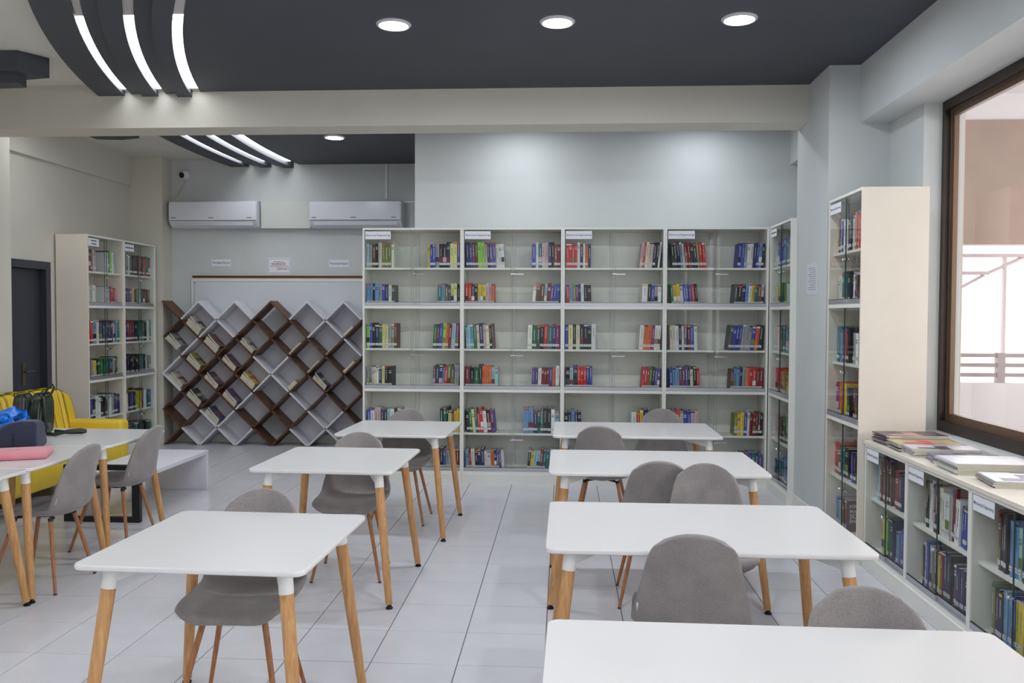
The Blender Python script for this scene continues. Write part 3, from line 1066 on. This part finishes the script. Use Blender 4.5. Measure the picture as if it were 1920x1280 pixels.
# ------------------------------------------------------------------ chairs
def spline(ctrl, t):
    """Catmull-Rom through control tuples, t in 0..1"""
    n = len(ctrl) - 1
    s = min(max(t, 0), 1) * n
    i = min(int(s), n - 1)
    u = s - i
    p = [ctrl[max(0, min(n, i + k))] for k in (-1, 0, 1, 2)]
    out = []
    for a, b, c, d in zip(*p):
        out.append(0.5 * (2 * b + (c - a) * u + (2 * a - 5 * b + 4 * c - d) * u * u + (3 * b - a - 3 * c + d) * u ** 3))
    return out


PROF = [  # y, z, half width, edge lift (z), edge wrap (y)
    (0.232, 0.414, 0.130, 0.000, -0.030), (0.229, 0.430, 0.172, 0.002, -0.020), (0.218, 0.442, 0.197, 0.005, -0.010), (0.19, 0.450, 0.211, 0.010, 0.0),
    (0.12, 0.451, 0.218, 0.016, 0.0), (0.04, 0.442, 0.220, 0.024, 0.0), (-0.04, 0.434, 0.221, 0.032, 0.006), (-0.115, 0.434, 0.222, 0.038, 0.020),
    (-0.172, 0.450, 0.221, 0.032, 0.042), (-0.202, 0.490, 0.217, 0.020, 0.056), (-0.216, 0.545, 0.206, 0.008, 0.060), (-0.229, 0.61, 0.191, 0.0, 0.058),
    (-0.245, 0.68, 0.175, 0.0, 0.052), (-0.260, 0.738, 0.161, -0.003, 0.044), (-0.274, 0.790, 0.143, -0.015, 0.036), (-0.285, 0.834, 0.113, -0.038, 0.027)]


def make_chair():
    r = empty('dining_chair')
    nv, nu = 46, 15
    mb = MB()
    for a in range(nv):
        y, z, hw, lift, wrap = spline(PROF, a / (nv - 1))
        for b in range(nu):
            u = -1 + 2 * b / (nu - 1)
            e = abs(u) ** 2.4
            mb.v.append((hw * u, y + wrap * e, z + lift * e))
    for a in range(nv - 1):
        for b in range(nu - 1):
            n = a * nu + b
            mb.f.append((n, n + 1, n + nu + 1, n + nu))
            mb.mi.append(0)
            mb.c.append(None)
    sh = mb.build('seat_shell', M_FABRIC, r, smooth='all')
    md = sh.modifiers.new('pad', 'SOLIDIFY')
    md.thickness = 0.026
    md.offset = 0.0
    md.use_even_offset = False
    sb = sh.modifiers.new('soft', 'SUBSURF')
    sb.levels = 1
    sb.render_levels = 1
    uf = MB()
    for s in (-1, 1):
        uf.tube([(s * 0.10, 0.12, 0.415), (-s * 0.10, -0.10, 0.415)], 0.009, 8)
    uf.lathe([(0.05, 0.405), (0.05, 0.43)], 16)
    uf.build('underframe', M_BLACKM, r, smooth=True)
    for sx in (-1, 1):
        for (y0, y1) in ((0.12, 0.235), (-0.09, -0.17)):
            t, b = Vector((sx * 0.115, y0, 0.418)), Vector((sx * 0.205, y1, 0.0))
            L = lambda k: tuple(t + (b - t) * k)
            lg = MB().tube([L(0.04), L(0.5), L(0.985)], [0.0125, 0.0115, 0.0085], 12).build('leg', M_WOODC, r, smooth=True)
            MB().tube([L(0), L(0.05)], [0.0145, 0.0140], 12).build('ferrule', M_BLACKM, lg, smooth=True)
            MB().tube([L(0.985), L(0.999)], [0.0095, 0.0095], 10).build('glide', M_BLACK, lg, smooth=True)
    # small sewn tag on one edge of the back
    y, z, hw, lift, wrap = spline(PROF, 0.64)
    tg = MB().box(-0.007, 0.007, -0.0165, -0.0145, -0.017, 0.017).build('sewn_tag', M_PAPER, r, loc=(-hw + 0.010, y + wrap * 0.86, z + lift))
    tg.rotation_euler = (0.22, -0.2, 0.5)
    return r


ch = make_chair()
tag(ch, 'x', 'chair', 'grey shell chairs')
D = math.radians


def chair_at_top(o, tx, ty, th, label):
    """place by where the top of the back is; th turns the chair's front away from +y"""
    fx, fy = -math.sin(th), math.cos(th)
    return place(o, tx + fx * 0.285, ty + fy * 0.285, th, label)


CH = [(-1.309, 3.668, D(183), 'grey shell chair tucked under the largest square table'),
      (-1.325, 5.50, D(184), 'grey shell chair tucked under the middle square table'),
      (-1.257, 6.90, D(180), 'grey shell chair tucked under the square table near the bookcases'),
      (0.82, 7.12, D(172), 'grey shell chair between the far long table and the bookcases'),
      (0.251, 5.945, D(-8), 'grey shell chair backing onto the table closest to the bookcases'),
      (0.516, 4.525, D(-2), 'darker grey chair back half hidden behind another chair'),
      (0.745, 4.49, D(176), 'grey chair overlapping its neighbour, facing the second long table'),
      (0.465, 3.005, D(-5), 'large grey chair back standing clear before a long table'),
      (0.850, 2.47, D(180), 'grey chair top just rising over the long cropped table')]
for i, (x, y, th, lb) in enumerate(CH):
    chair_at_top(ch if i == 0 else copy_tree(ch), x, y, th, lb)
place(copy_tree(ch), -3.045, 4.85, D(90), 'grey chair seen from behind, beside the pink sleeve')
place(copy_tree(ch), -3.065, 5.70, D(90), 'grey chair seen from behind, in front of the white bench')

# ------------------------------------------------------------------ diamond shelf
LX, LZ, LYF, LYB = -4.875, 1.752, 10.13, 10.40
AX, AZ = 0.2236, 0.219
WH = {('/', 2, 0), ('/', 4, 0), ('/', 3, 1), ('/', 2, 2), ('/', 1, 3), ('/', 8, 0), ('/', 10, 0), ('/', 9, 1), ('/', 7, 3), ('/', 6, 4), ('/', 5, 5), ('/', 4, 6), ('/', 3, 7),
      ('/', 5, 7), ('/', 10, 6), ('/', 9, 7), ('b', 7, 7), ('b', 0, 4), ('b', 2, 6), ('b', 3, 7), ('b', 1, 7), ('b', 2, 0), ('b', 3, 1), ('b', 5, 3), ('b', 6, 4), ('b', 7, 5),
      ('b', 8, 6), ('b', 9, 7), ('b', 4, 0), ('b', 8, 0), ('b', 9, 1), ('b', 10, 2), ('b', 10, 0)}
ABSENT = {('b', 0, 2), ('/', 12, 0)}
lat = empty('diamond_shelf', (LX + 6 * AX, 10.26, 0))
tag(lat, 'diamond lattice shelf of brown and white boards holding magazines', 'shelf')
NI = 12


def node(i, j):
    return Vector((LX + i * AX - lat.location.x, 0, LZ - j * AZ))


for j in range(8):
    for i in range(NI + 1):
        if (i + j) % 2:
            continue
        for kd, di in (('b', 1), ('/', -1)):
            if not 0 <= i + di <= NI or (kd, i, j) in ABSENT:
                continue
            a, b = node(i, j), node(i + di, j + 1)
            u = (b - a).normalized()
            n = Vector((-u.z, 0, u.x)) * 0.0095
            e = u * (0.0095 if kd == 'b' else -0.0095)
            a2, b2 = a - (u * 0.0095 if kd == 'b' else -u * 0.0095), b + (u * 0.0095 if kd == 'b' else -u * 0.0095)
            if kd == 'b' and j + 1 == 8 or kd == '/' and j + 1 == 8:
                b2 = b - u * 0.010
            pts = [a2 - n, b2 - n, b2 + n, a2 + n]
            mb = MB()
            y0, y1 = LYF - 10.26, LYB - 10.26
            mb.rings([[(p.x, y, max(0.002, p.z)) for p in pts] for y in (y0, y1)])
            mb.build('board', M_WBOARD if (kd, i, j) in WH else M_WALNUT, lat)
for j in range(1, 8):
    for i in range(1, NI):
        if (i + j) % 2 == 0 or i == 6:
            continue
        c = node(i, j)
        q = [(c.x, c.z + AZ - .012), (c.x - AX + .012, c.z), (c.x, c.z - AZ + .012), (c.x + AX - .012, c.z)]
        MB().rings([[(x, y, z) for x, z in q] for y in (LYB - 10.26 - 0.012, LYB - 10.26 - 0.004)]).build('back_panel', M_WBOARD, lat)


def magazine_mesh(w, l, t, cover, inks, curve=0.0):
    """lies flat: width w in x, length l in y, thickness t"""
    mb = MB()
    n = 5
    for k in range(n):
        x0, x1 = -w / 2 + w * k / n, -w / 2 + w * (k + 1) / n
        zf = lambda x: curve * (x / w + 0.5) ** 2
        za, zb = zf(x0), zf(x1)
        c = cover if k else tuple(0.8 * q + 0.1 for q in cover)
        mb.quad([(x0, -l / 2, za + t), (x1, -l / 2, zb + t), (x1, l / 2, zb + t), (x0, l / 2, za + t)], c=inks[k % len(inks)] if k in (1, 2, 3) else cover)
        mb.quad([(x0, -l / 2, za), (x0, l / 2, za), (x1, l / 2, zb), (x1, -l / 2, zb)], c=cover)
        mb.quad([(x0, -l / 2, za), (x1, -l / 2, zb), (x1, -l / 2, zb + t), (x0, -l / 2, za + t)], c=PAGE)
        mb.quad([(x1, l / 2, zb), (x0, l / 2, za), (x0, l / 2, za + t), (x1, l / 2, zb + t)], c=PAGE)
    mb.quad([(-w / 2, l / 2, 0), (-w / 2, -l / 2, 0), (-w / 2, -l / 2, t), (-w / 2, l / 2, t)], c=cover)
    z1 = curve
    mb.quad([(w / 2, -l / 2, z1), (w / 2, l / 2, z1), (w / 2, l / 2, z1 + t), (w / 2, -l / 2, z1 + t)], c=PAGE)
    # a printed block and a heading on the cover
    for (x0, x1, y0, y1, q) in ((-0.38, 0.05, -0.42, -0.12, 0), (-0.3, 0.35, 0.28, 0.42, 1)):
        zz = lambda x: curve * (x + 0.5) ** 2 + t + 0.0006
        mb.quad([(x0 * w, y0 * l, zz(x0)), (x1 * w, y0 * l, zz(x1)), (x1 * w, y1 * l, zz(x1)), (x0 * w, y1 * l, zz(x0))], c=inks[q % len(inks)])
    return mb


# magazines leaning in the diamonds: cell, how many, cover colours
CELLS = [(2, 1, 6, (196, 186, 180), (60, 44, 46), 'black and white'), (1, 2, 5, (150, 160, 164), (70, 62, 50), 'grey'), (3, 2, 6, (120, 96, 84), (150, 50, 56), 'red and brown'),
         (2, 3, 5, (160, 150, 52), (70, 66, 60), 'olive yellow'), (5, 2, 3, (196, 188, 160), (60, 76, 84), 'cream'), (4, 3, 4, (110, 70, 66), (60, 72, 84), 'dark red'),
         (1, 4, 4, (196, 184, 178), (140, 60, 66), 'pinkish grey'), (3, 4, 4, (90, 70, 88), (150, 110, 100), 'plum'), (5, 4, 5, (206, 176, 70), (176, 70, 66), 'yellow and red'),
         (2, 5, 5, (70, 74, 74), (180, 170, 140), 'charcoal'), (4, 5, 5, (110, 84, 120), (60, 56, 76), 'violet'), (3, 6, 5, (60, 80, 110), (150, 60, 66), 'blue'),
         (9, 4, 4, (44, 46, 80), (200, 190, 150), 'navy')]
mags = {}
for (i, j, n, c1, c2, cname) in CELLS:
    a, b = node(i - 1, j), node(i, j + 1)          # the board running down to the right carries them
    base = a + lat.location
    u = (b - a).normalized()
    nn = Vector((-u.z, 0, u.x))
    if nn.z < 0:
        nn = -nn
    L = (b - a).length
    off = 0.0100
    for k in range(n):
        t = 0.014
        c = jit(lin(c1 if k > n - 3 else (202, 194, 176)), 0.15)
        mb = magazine_mesh(0.205, 0.20, t, c, [jit(lin(c2)), jit(lin(c1))], curve=0.0 if k < n - 1 else 0.014)
        o = mb.build('magazine', M_GLOSS)
        s = 0.028 + 0.004 * k + 0.0055
        if i == 1 and j == 2:
            s = 0.085
        cpos = base + u * (L - s - 0.1025) + nn * (off + 0.0001)
        R = Matrix(((-u.x, 0, nn.x), (-u.y, 1, nn.y), (-u.z, 0, nn.z))).to_4x4()
        if R.determinant() < 0:
            R = Matrix(((-u.x, 0, nn.x), (-u.y, -1, nn.y), (-u.z, 0, nn.z))).to_4x4()
        o.matrix_world = Matrix.Translation((cpos.x, 10.245 + random.uniform(-.006, .006), cpos.z)) @ R
        off += t + 0.0012
        if k == n - 1:
            tag(o, f'{cname} magazine on top of its pile, diamond shelf tier {ORD[j - 1]}, cell {ORD[i - 1]} across', 'magazine', 'magazines in the diamond shelf')
        else:
            tag(o, f'pale edged magazine lying beneath the {cname} one in the diamond shelf', 'magazine', f'magazines under the {cname} one')
# thin books lying the other way
for (i, j, c1, cname, t, ln) in [(7, 2, (150, 128, 60), 'mustard', 0.02, .2), (8, 3, (190, 184, 170), 'pale', 0.016, .2), (10, 1, (190, 200, 210), 'pale blue', 0.03, .16),
                                 (10, 3, (196, 190, 150), 'cream', 0.03, .18), (7, 4, (186, 172, 128), 'straw', 0.05, .13), (9, 2, (200, 200, 200), 'white', 0.01, .2)]:
    a, b = node(i + 1, j), node(i, j + 1)
    u = (b - a).normalized()
    nn = Vector((-u.z, 0, u.x))
    if nn.z < 0:
        nn = -nn
    cpos = a + lat.location + u * ((b - a).length - 0.018 - ln / 2) + nn * 0.0101
    mb = magazine_mesh(ln, 0.19, t, jit(lin(c1)), [lin(c1), lin(60, 60, 66)])
    o = mb.build('magazine', M_GLOSS)
    R = Matrix(((u.x, 0, nn.x), (0, -1 if u.x * nn.z - u.z * nn.x < 0 else 1, 0), (u.z, 0, nn.z))).to_4x4()
    o.matrix_world = Matrix.Translation((cpos.x, 10.24, cpos.z)) @ R
    tag(o, f'{cname} booklet lying alone on a rising board of the diamond shelf', 'magazine', 'magazines in the diamond shelf')

# ------------------------------------------------------------------ back wall fittings
bl = empty('roller_blind', (-3.2, Y_BACK, 2.08))
tag(bl, 'white roller blind with copper brown top edge behind the diamond shelf', 'blind')
MB().box(-1.40, 1.6, -0.012, -0.006, -1.6, -0.07).build('blind_cloth', mat('blind_cloth', (214, 216, 222), 0.8), bl)
MB().box(-1.43, 1.6, -0.018, -0.001, -0.07, -0.028).build('head_rail', M_LAM, bl)
MB().box(-1.43, 1.6, -0.03, -0.001, -0.026, 0.0).build('copper_edge', mat('copper_trim', (104, 62, 38), 0.35, metal=0.3), bl)
MB().box(-1.445, -1.425, -0.02, -0.001, -1.6, 0.0).build('side_channel', M_LAM, bl)


def aircon(x0, x1, label):
    w_, h_ = x1 - x0, 0.335
    r = empty('air_conditioner', ((x0 + x1) / 2, Y_BACK, 2.655))
    tag(r, label, 'air conditioner', 'wall air conditioners')
    prof = [(0, 0.02), (0, 0.335), (-0.16, 0.335), (-0.195, 0.315), (-0.205, 0.26), (-0.205, 0.10), (-0.19, 0.075), (-0.15, 0.03), (-0.06, 0.0)]
    mb = MB().rings([[(s * w_ / 2, y, z) for y, z in prof] for s in (-1, 1)])
    mb.build('casing', M_AC, r, smooth=True)
    rounded('front_panel', M_AC, (w_ - 0.012, 0.012, 0.225), 0.005, r, (0, -0.208, 0.205))
    MB().box(-w_ / 2 + 0.05, w_ / 2 - 0.05, -0.199, -0.196, 0.032, 0.080).build('louvre', mat('abs_grey', (205, 206, 212), 0.35), r).rotation_euler = (0.0, 0, 0)
    MB().box(-w_ / 2 + 0.01, w_ / 2 - 0.01, -0.206, -0.19, 0.0885, 0.0925).build('shadow_gap', M_BLACK, r)
    for xx, ww in ((-w_ / 2 + 0.06, 0.06), (-0.02, 0.07), (w_ / 2 - 0.09, 0.06)):
        MB().box(xx - ww / 2, xx + ww / 2, -0.2148, -0.2142, 0.118, 0.128).build('badge', mat('badge_grey', (110, 110, 118), 0.5), r)
    return r


aircon(-4.84, -3.74, 'white wall air conditioner mounted below the security camera')
aircon(-3.09, -1.96, 'white wall air conditioner mounted above the tall bookcase end')
MB_ = MB().box(-0.31, 0.31, -0.10, 0, 0, 0.325)
tag(MB_.build('duct_cover', mat('duct_paint', (206, 209, 204), 0.6), loc=(-3.415, Y_BACK, 2.66)), 'flat pale cover box between the two air conditioners', 'duct cover')
tag(MB().box(-0.012, 0.012, -0.02, 0, 0, 0.42).build('cable_trunking', M_LAM, loc=(-2.18, Y_BACK, 3.03)), 'thin white vertical trunking above the air conditioner', 'trunking')
tag(MB().box(-0.22, 0.22, -0.015, 0, -0.009, 0.009).build('cable_trunking', M_LAM, loc=(-1.74, Y_BACK, 2.99)), 'thin white horizontal trunking running to the partition', 'trunking')
cc = empty('security_camera', (-4.70, Y_BACK, 3.33))
tag(cc, 'small white dome security camera on the alcove wall', 'camera')
mb = MB().lathe([(0.06, 0), (0.062, 0.02), (0.055, 0.03)], 20)
mb.v = [(x, -z, y) for x, y, z in mb.v]
mb.build('mount', M_AC, cc, smooth=True)
me = bpy.data.meshes.new('camera_body')
bm = bmesh.new()
bmesh.ops.create_uvsphere(bm, u_segments=20, v_segments=12, radius=0.055)
bm.to_mesh(me)
bm.free()
me.materials.append(M_AC)
me.polygons.foreach_set('use_smooth', [True] * len(me.polygons))
link('camera_body', me, cc, (0.0, -0.055, 0))
mb = MB().lathe([(0.034, 0), (0.036, 0.014), (0.02, 0.02)], 18)
link_l = mb.build('lens', M_BLACK, cc, loc=(-0.018, -0.095, -0.012), rot=(PI / 2 + 0.2, 0, -0.35), smooth=True)
MB().tube([(0.0, -0.02, -0.05), (-0.03, -0.015, -0.12), (-0.10, -0.012, -0.24), (-0.14, -0.012, -0.30)], 0.006, 8).build('cable', mat('ivory_cable', (206, 200, 168), 0.5), cc, smooth=True)


def notice(x, z, w_, h_, label, y=Y_BACK):
    r = empty('paper_notice', (x, y, z))
    tag(r, label, 'notice')
    MB().box(-w_ / 2, w_ / 2, -0.003, -0.0005, -h_ / 2, h_ / 2).build('sheet', M_PAPER, r)
    return r


n1 = notice(-4.268, 2.242, 0.25, 0.085, 'white paper strip reading periodicals record near the corner pier')
lettering('Periodicals Record', 0.22, M_INK, n1, (0, -0.0035, 0), height=0.032, bold=0.006)
n2 = notice(-2.777, 2.233, 0.25, 0.09, 'white paper strip reading periodicals record near the tall bookcase')
lettering('Periodicals Record', 0.22, M_INK, n2, (0, -0.0035, 0), height=0.032, bold=0.006)
n3 = notice(-3.53, 2.203, 0.29, 0.205, 'white bordered notice asking for silence in the library')
bd = MB()
for q in ((-.135, .135, .085, .089), (-.135, .135, -.089, -.085)):
    bd.box(q[0], q[1], -0.0036, -0.003, q[2], q[3])
for q in ((-.135, -.131), (.131, .135)):
    bd.box(q[0], q[1], -0.0036, -0.003, -.085, .085)
bd.build('border', mat('ink_grey', (128, 132, 150), 0.7), n3)
lettering('THE RULE OF', 0.13, M_INK, n3, (-0.01, -0.0038, 0.05), height=0.016)
lettering('SILENCE', 0.175, M_INKR, n3, (-0.01, -0.0038, 0.022), height=0.03, bold=0.012)
lettering('MUST BE OBSERVED IN THE', 0.22, M_INK, n3, (-0.005, -0.0038, -0.008), height=0.014)
lettering('LIBRARY', 0.155, M_INKR, n3, (0.045, -0.0038, -0.038), height=0.026)
# page on the column
r = empty('paper_notice', (X_COL, 6.86, 1.895))
tag(r, 'white typed page taped to the grey column', 'notice')
MB().box(-0.002, -0.0005, -0.145, 0.145, -0.115 - .01, 0.115 + .01).build('sheet', mat('thin_paper', (214, 216, 222), 0.7), r)
for k in range(11):
    MB().box(-0.0024, -0.002, -0.10 + (0.03 if k == 0 else 0), 0.115 - 0.03 * (k % 3), 0.085 - k * 0.017, 0.089 - k * 0.017).build('print_line', mat('ink_soft', (130, 132, 140), 0.7), r)

# ------------------------------------------------------------------ sofa
so = empty('sofa', (-4.59, 6.95, 0))
tag(so, 'bright yellow leatherette sofa with channelled back beside the doorway', 'sofa')
L0, L1 = -1.0, 1.12          # along y
rounded('base', M_YELLOW, (0.70, L1 - L0 - 0.04, 0.20), 0.03, so, (0.0, (L0 + L1) / 2, 0.25))
for k in range(2):
    ln = (L1 - L0 - 0.34) / 2
    rounded('seat_cushion', M_YELLOW, (0.62, ln - 0.01, 0.14), 0.045, so, (0.05, L0 + 0.17 + ln * (k + 0.5), 0.415))
nch = 10
cwid = (L1 - L0 - 0.05) / nch


END = [0.0]


def chan(x, y, z):
    k = max(0.0, z + 0.22) / 0.52
    z = z if z < 0 else z * (1 - END[0] * (0.5 + y / cwid))
    return (x - 0.10 * k ** 1.3 + (0.006 * math.cos(PI * y / cwid)), y, z)


for k in range(nch):
    yc = L0 + 0.03 + cwid * (k + 0.5)
    hgt = 0.53
    END[0] = 0.30 if k == nch - 1 else 0.0
    rounded('back_channel', M_YELLOW, (0.17, cwid + 0.004, hgt), 0.055, so, (-0.205, yc, 0.63), seg=4, shape=chan)
for s in (0, 1):
    yc = L0 + 0.08 if s == 0 else L1 - 0.08
    rounded('armrest', M_YELLOW, (0.70, 0.16, 0.42), 0.04, so, (0.02, yc, 0.37))
for sx in (-0.28, 0.28):
    for yy in (L0 + 0.08, L1 - 0.08):
        MB().lathe([(0.018, 0), (0.025, 0.155)], 12, (sx, yy)).build('leg', M_BLACK, so, smooth=True)

# ------------------------------------------------------------------ white bench and black frame
be = empty('bench', (-3.52, 7.1, 0))
tag(be, 'low white waterfall bench behind the joined tables', 'bench')
rounded('bench_top', M_WBOARD, (0.58, 1.15, 0.035), 0.004, be, (0, -0.085, 0.3425))
rounded('end_panel', M_WBOARD, (0.58, 0.035, 0.324), 0.004, be, (0, 0.47, 0.162))
rounded('inset_support', M_WBOARD, (0.20, 0.035, 0.324), 0.004, be, (-0.19, -0.55, 0.162))
bf = empty('steel_frame', (-3.52, 6.33, 0))
tag(bf, 'black square tube floor frame in front of the white bench', 'frame')
for xx in (-0.28, 0.26):
    MB().box(xx - 0.03, xx + 0.03, -0.02, 0.02, 0.0405, 0.3995).build('upright', M_BLACKM, bf)
MB().box(-0.31, 0.29, -0.02, 0.02, 0, 0.04).build('floor_bar', M_BLACKM, bf)
MB().box(-0.31, 0.29, -0.02, 0.02, 0.40, 0.44).build('upper_bar', M_BLACKM, bf)

# ------------------------------------------------------------------ things on the joined tables
TZ = 0.7505
M_OLIVE = mat('olive_leather', (44, 52, 42), 0.28, noise=0.2, nscale=14, bump=0.4, bscale=30)
bp = empty('backpack', (-3.665, 5.72, TZ), D(8))
tag(bp, 'dark olive leather backpack standing on the table before the yellow sofa', 'backpack')


def packshape(w, d, h):
    def f(x, y, z):
        k = (z / h + 0.5)
        s = 1 - 0.22 * k ** 2
        return (x * s + 0.008 * math.sin(9 * z + 4 * y), y * (1 - 0.25 * k ** 2) + 0.006 * math.sin(12 * z), z - 0.03 * (x / w) ** 2 * k * 4 * 0.5)
    return f


rounded('main_pouch', M_OLIVE, (0.125, 0.20, 0.30), 0.05, bp, (0.035, 0, 0.152), shape=packshape(0.125, 0.2, 0.3))
rounded('front_pouch', M_OLIVE, (0.11, 0.19, 0.285), 0.045, bp, (-0.08, 0, 0.151), rot=(0, -0.10, 0), shape=packshape(0.11, 0.19, 0.285))
rounded('side_pocket', M_OLIVE, (0.07, 0.14, 0.14), 0.03, bp, (-0.15, -0.03, 0.0755))
mb = MB().tube([(0.055, 0.0, 0.285), (0.085, 0, 0.33), (0.115, 0, 0.355), (0.125, 0, 0.335), (0.11, 0, 0.30), (0.085, 0, 0.265)], [0.008] * 6, 8)
mb.build('carry_handle', M_OLIVE, bp, smooth=True)
strap = []
for (x, y, z) in [(0.085, -0.05, 0.05), (0.10, -0.06, 0.012), (0.16, -0.07, 0.008), (0.24, -0.06, 0.03), (0.31, -0.03, 0.035), (0.34, 0.0, 0.022), (0.30, 0.03, 0.010), (0.2, 0.04, 0.008), (0.11, 0.03, 0.02)]:
    strap.append((x, y, z))
mb = MB()
rs = []
for q, (x, y, z) in enumerate(strap):
    rs.append([(x, y - 0.004, z - 0.006), (x, y + 0.004, z - 0.006), (x, y + 0.004, z + 0.018), (x, y - 0.004, z + 0.018)])
mb.rings(rs)
mb.build('shoulder_strap', M_OLIVE, bp, smooth=True)
MB().tube([(0.09, -0.075, 0.27), (0.105, -0.09, 0.18), (0.10, -0.085, 0.06)], [0.012, 0.012, 0.01], 8).build('back_strap', M_OLIVE, bp, smooth=True)
MB().box(0.088, 0.10, -0.104, -0.098, 0.085, 0.105).build('buckle', M_CHROME, bp)

M_BLUE = mat('blue_polythene', (26, 116, 226), 0.25, noise=0.25, nscale=18, bump=0.8, bscale=40)
M_BLUE2 = mat('pale_polythene', (120, 140, 184), 0.3, noise=0.15, nscale=14, bump=0.6, bscale=40)
bb = empty('carrier_bag', (-3.80, 5.45, TZ))
tag(bb, 'crumpled bright blue plastic bag on the joined tables', 'bag')


def crumple(sx, sy, sz, ph):
    def f(x, y, z):
        q = 0.02 * math.sin(17 * x + ph) * math.sin(15 * y + 2 * ph) + 0.012 * math.sin(40 * x + 23 * y + ph)
        k = max(0, z / sz + 0.5)
        return (x * (1 - 0.3 * k) + q * k, y * (1 - 0.35 * k) + q * k, max(-sz / 2, z + q * k * 1.6))
    return f


rounded('lower_folds', M_BLUE2, (0.46, 0.28, 0.12), 0.05, bb, (0, 0, 0.061), shape=crumple(0.46, 0.28, 0.12, 0.4))
rounded('upper_folds', M_BLUE, (0.46, 0.27, 0.12), 0.055, bb, (0.0, 0, 0.138), shape=crumple(0.46, 0.27, 0.12, 1.7))
M_NAVY = fabric('navy_canvas', (40, 42, 62), (58, 60, 82), 300)
np_ = empty('pouch', (-3.475, 5.20, TZ), D(10))
tag(np_, 'boxy navy fabric pouch next to the pink sleeve', 'pouch')


def pouch(x, y, z):
    k = z / 0.17 + 0.5
    return (x * (1 - 0.12 * k) - 0.03 * k * (x < 0), y * (1 - 0.45 * k ** 2), z - 0.45 * max(0, -x - 0.01) * k)


rounded('pouch_body', M_NAVY, (0.235, 0.20, 0.17), 0.028, np_, (0.05, 0, 0.0855), shape=pouch)
MB().box(0.035, 0.0375, -0.1035, -0.099, 0.01, 0.10).build('seam', M_BLACK, np_)
rounded('strap', M_NAVY, (0.30, 0.07, 0.03), 0.012, np_, (-0.225, -0.04, 0.0155))
M_PINK = fabric('pink_neoprene', (214, 128, 140), (230, 150, 160), 350)
pk = empty('laptop_sleeve', (-3.235, 4.84, TZ), D(24))
tag(pk, 'pink padded laptop sleeve lying flat on the joined tables', 'laptop sleeve')
rounded('sleeve_body', M_PINK, (0.38, 0.28, 0.04), 0.016, pk, (0, 0, 0.0205))
rounded('zip_tab', M_PINK, (0.10, 0.028, 0.012), 0.005, pk, (-0.10, -0.155, 0.008), rot=(0, 0, 0.15))
MB().box(-0.02, 0.03, -0.004, 0.0, 0.0405, 0.041).build('logo', mat('pink_print', (180, 90, 104), 0.6), pk)

# ------------------------------------------------------------------ magazines on the worktop
MZ = 0.8065
STK = [  # x, y, turn, width(x), length(y), count, cover, ink, words
    (2.175, 5.455, 2, 0.38, 0.22, 8, (96, 74, 84), (190, 150, 140), 'plum brown magazine with pale figures'),
    (2.165, 5.215, -3, 0.36, 0.20, 6, (196, 170, 130), (206, 50, 50), 'sand coloured magazine with a red corner'),
    (2.175, 5.005, -5, 0.37, 0.17, 6, (214, 212, 222), (90, 78, 110), 'white magazine printed with dark pictures'),
    (2.20, 4.845, -4, 0.32, 0.105, 4, (120, 124, 160), (60, 60, 96), 'bluish magazine half covered'),
    (2.19, 4.735, -2, 0.34, 0.085, 3, (120, 84, 84), (196, 70, 66), 'narrow dark magazine with red edge'),
    (2.185, 4.525, -3, 0.40, 0.27, 7, (236, 234, 240), (226, 218, 222), 'bright white broad magazine'),
    (2.20, 4.17, -8, 0.35, 0.25, 4, (226, 226, 236), (90, 92, 140), 'white magazine with dark blue margin')]
for (x, y, a, w_, l_, n, c1, c2, words_) in STK:
    z = MZ
    for k in range(n):
        t = 0.0075
        top = k == n - 1
        c = jit(lin(c1), 0.06) if top else jit(lin(random.choice([(186, 182, 180), (150, 140, 140), (206, 204, 206), c1])), 0.1)
        o = magazine_mesh(w_, l_, t, c, [lin(c2), jit(lin(c1), 0.2)], 0).build('magazine', M_GLOSS)
        o.location = (x + random.uniform(-.012, .010), y + random.uniform(-.004, .004), z)
        o.rotation_euler = (0, 0, D(a + random.uniform(-1.2, 1.2) * (0 if top else 1)))
        z += t + 0.0006
        if top:
            tag(o, f'{words_} on top of a pile on the worktop', 'magazine', 'magazines on the worktop')
        else:
            tag(o, f'magazine in the worktop pile under the {words_}', 'magazine', f'worktop pile under the {words_}'[:80])

bpy.context.view_layer.update()
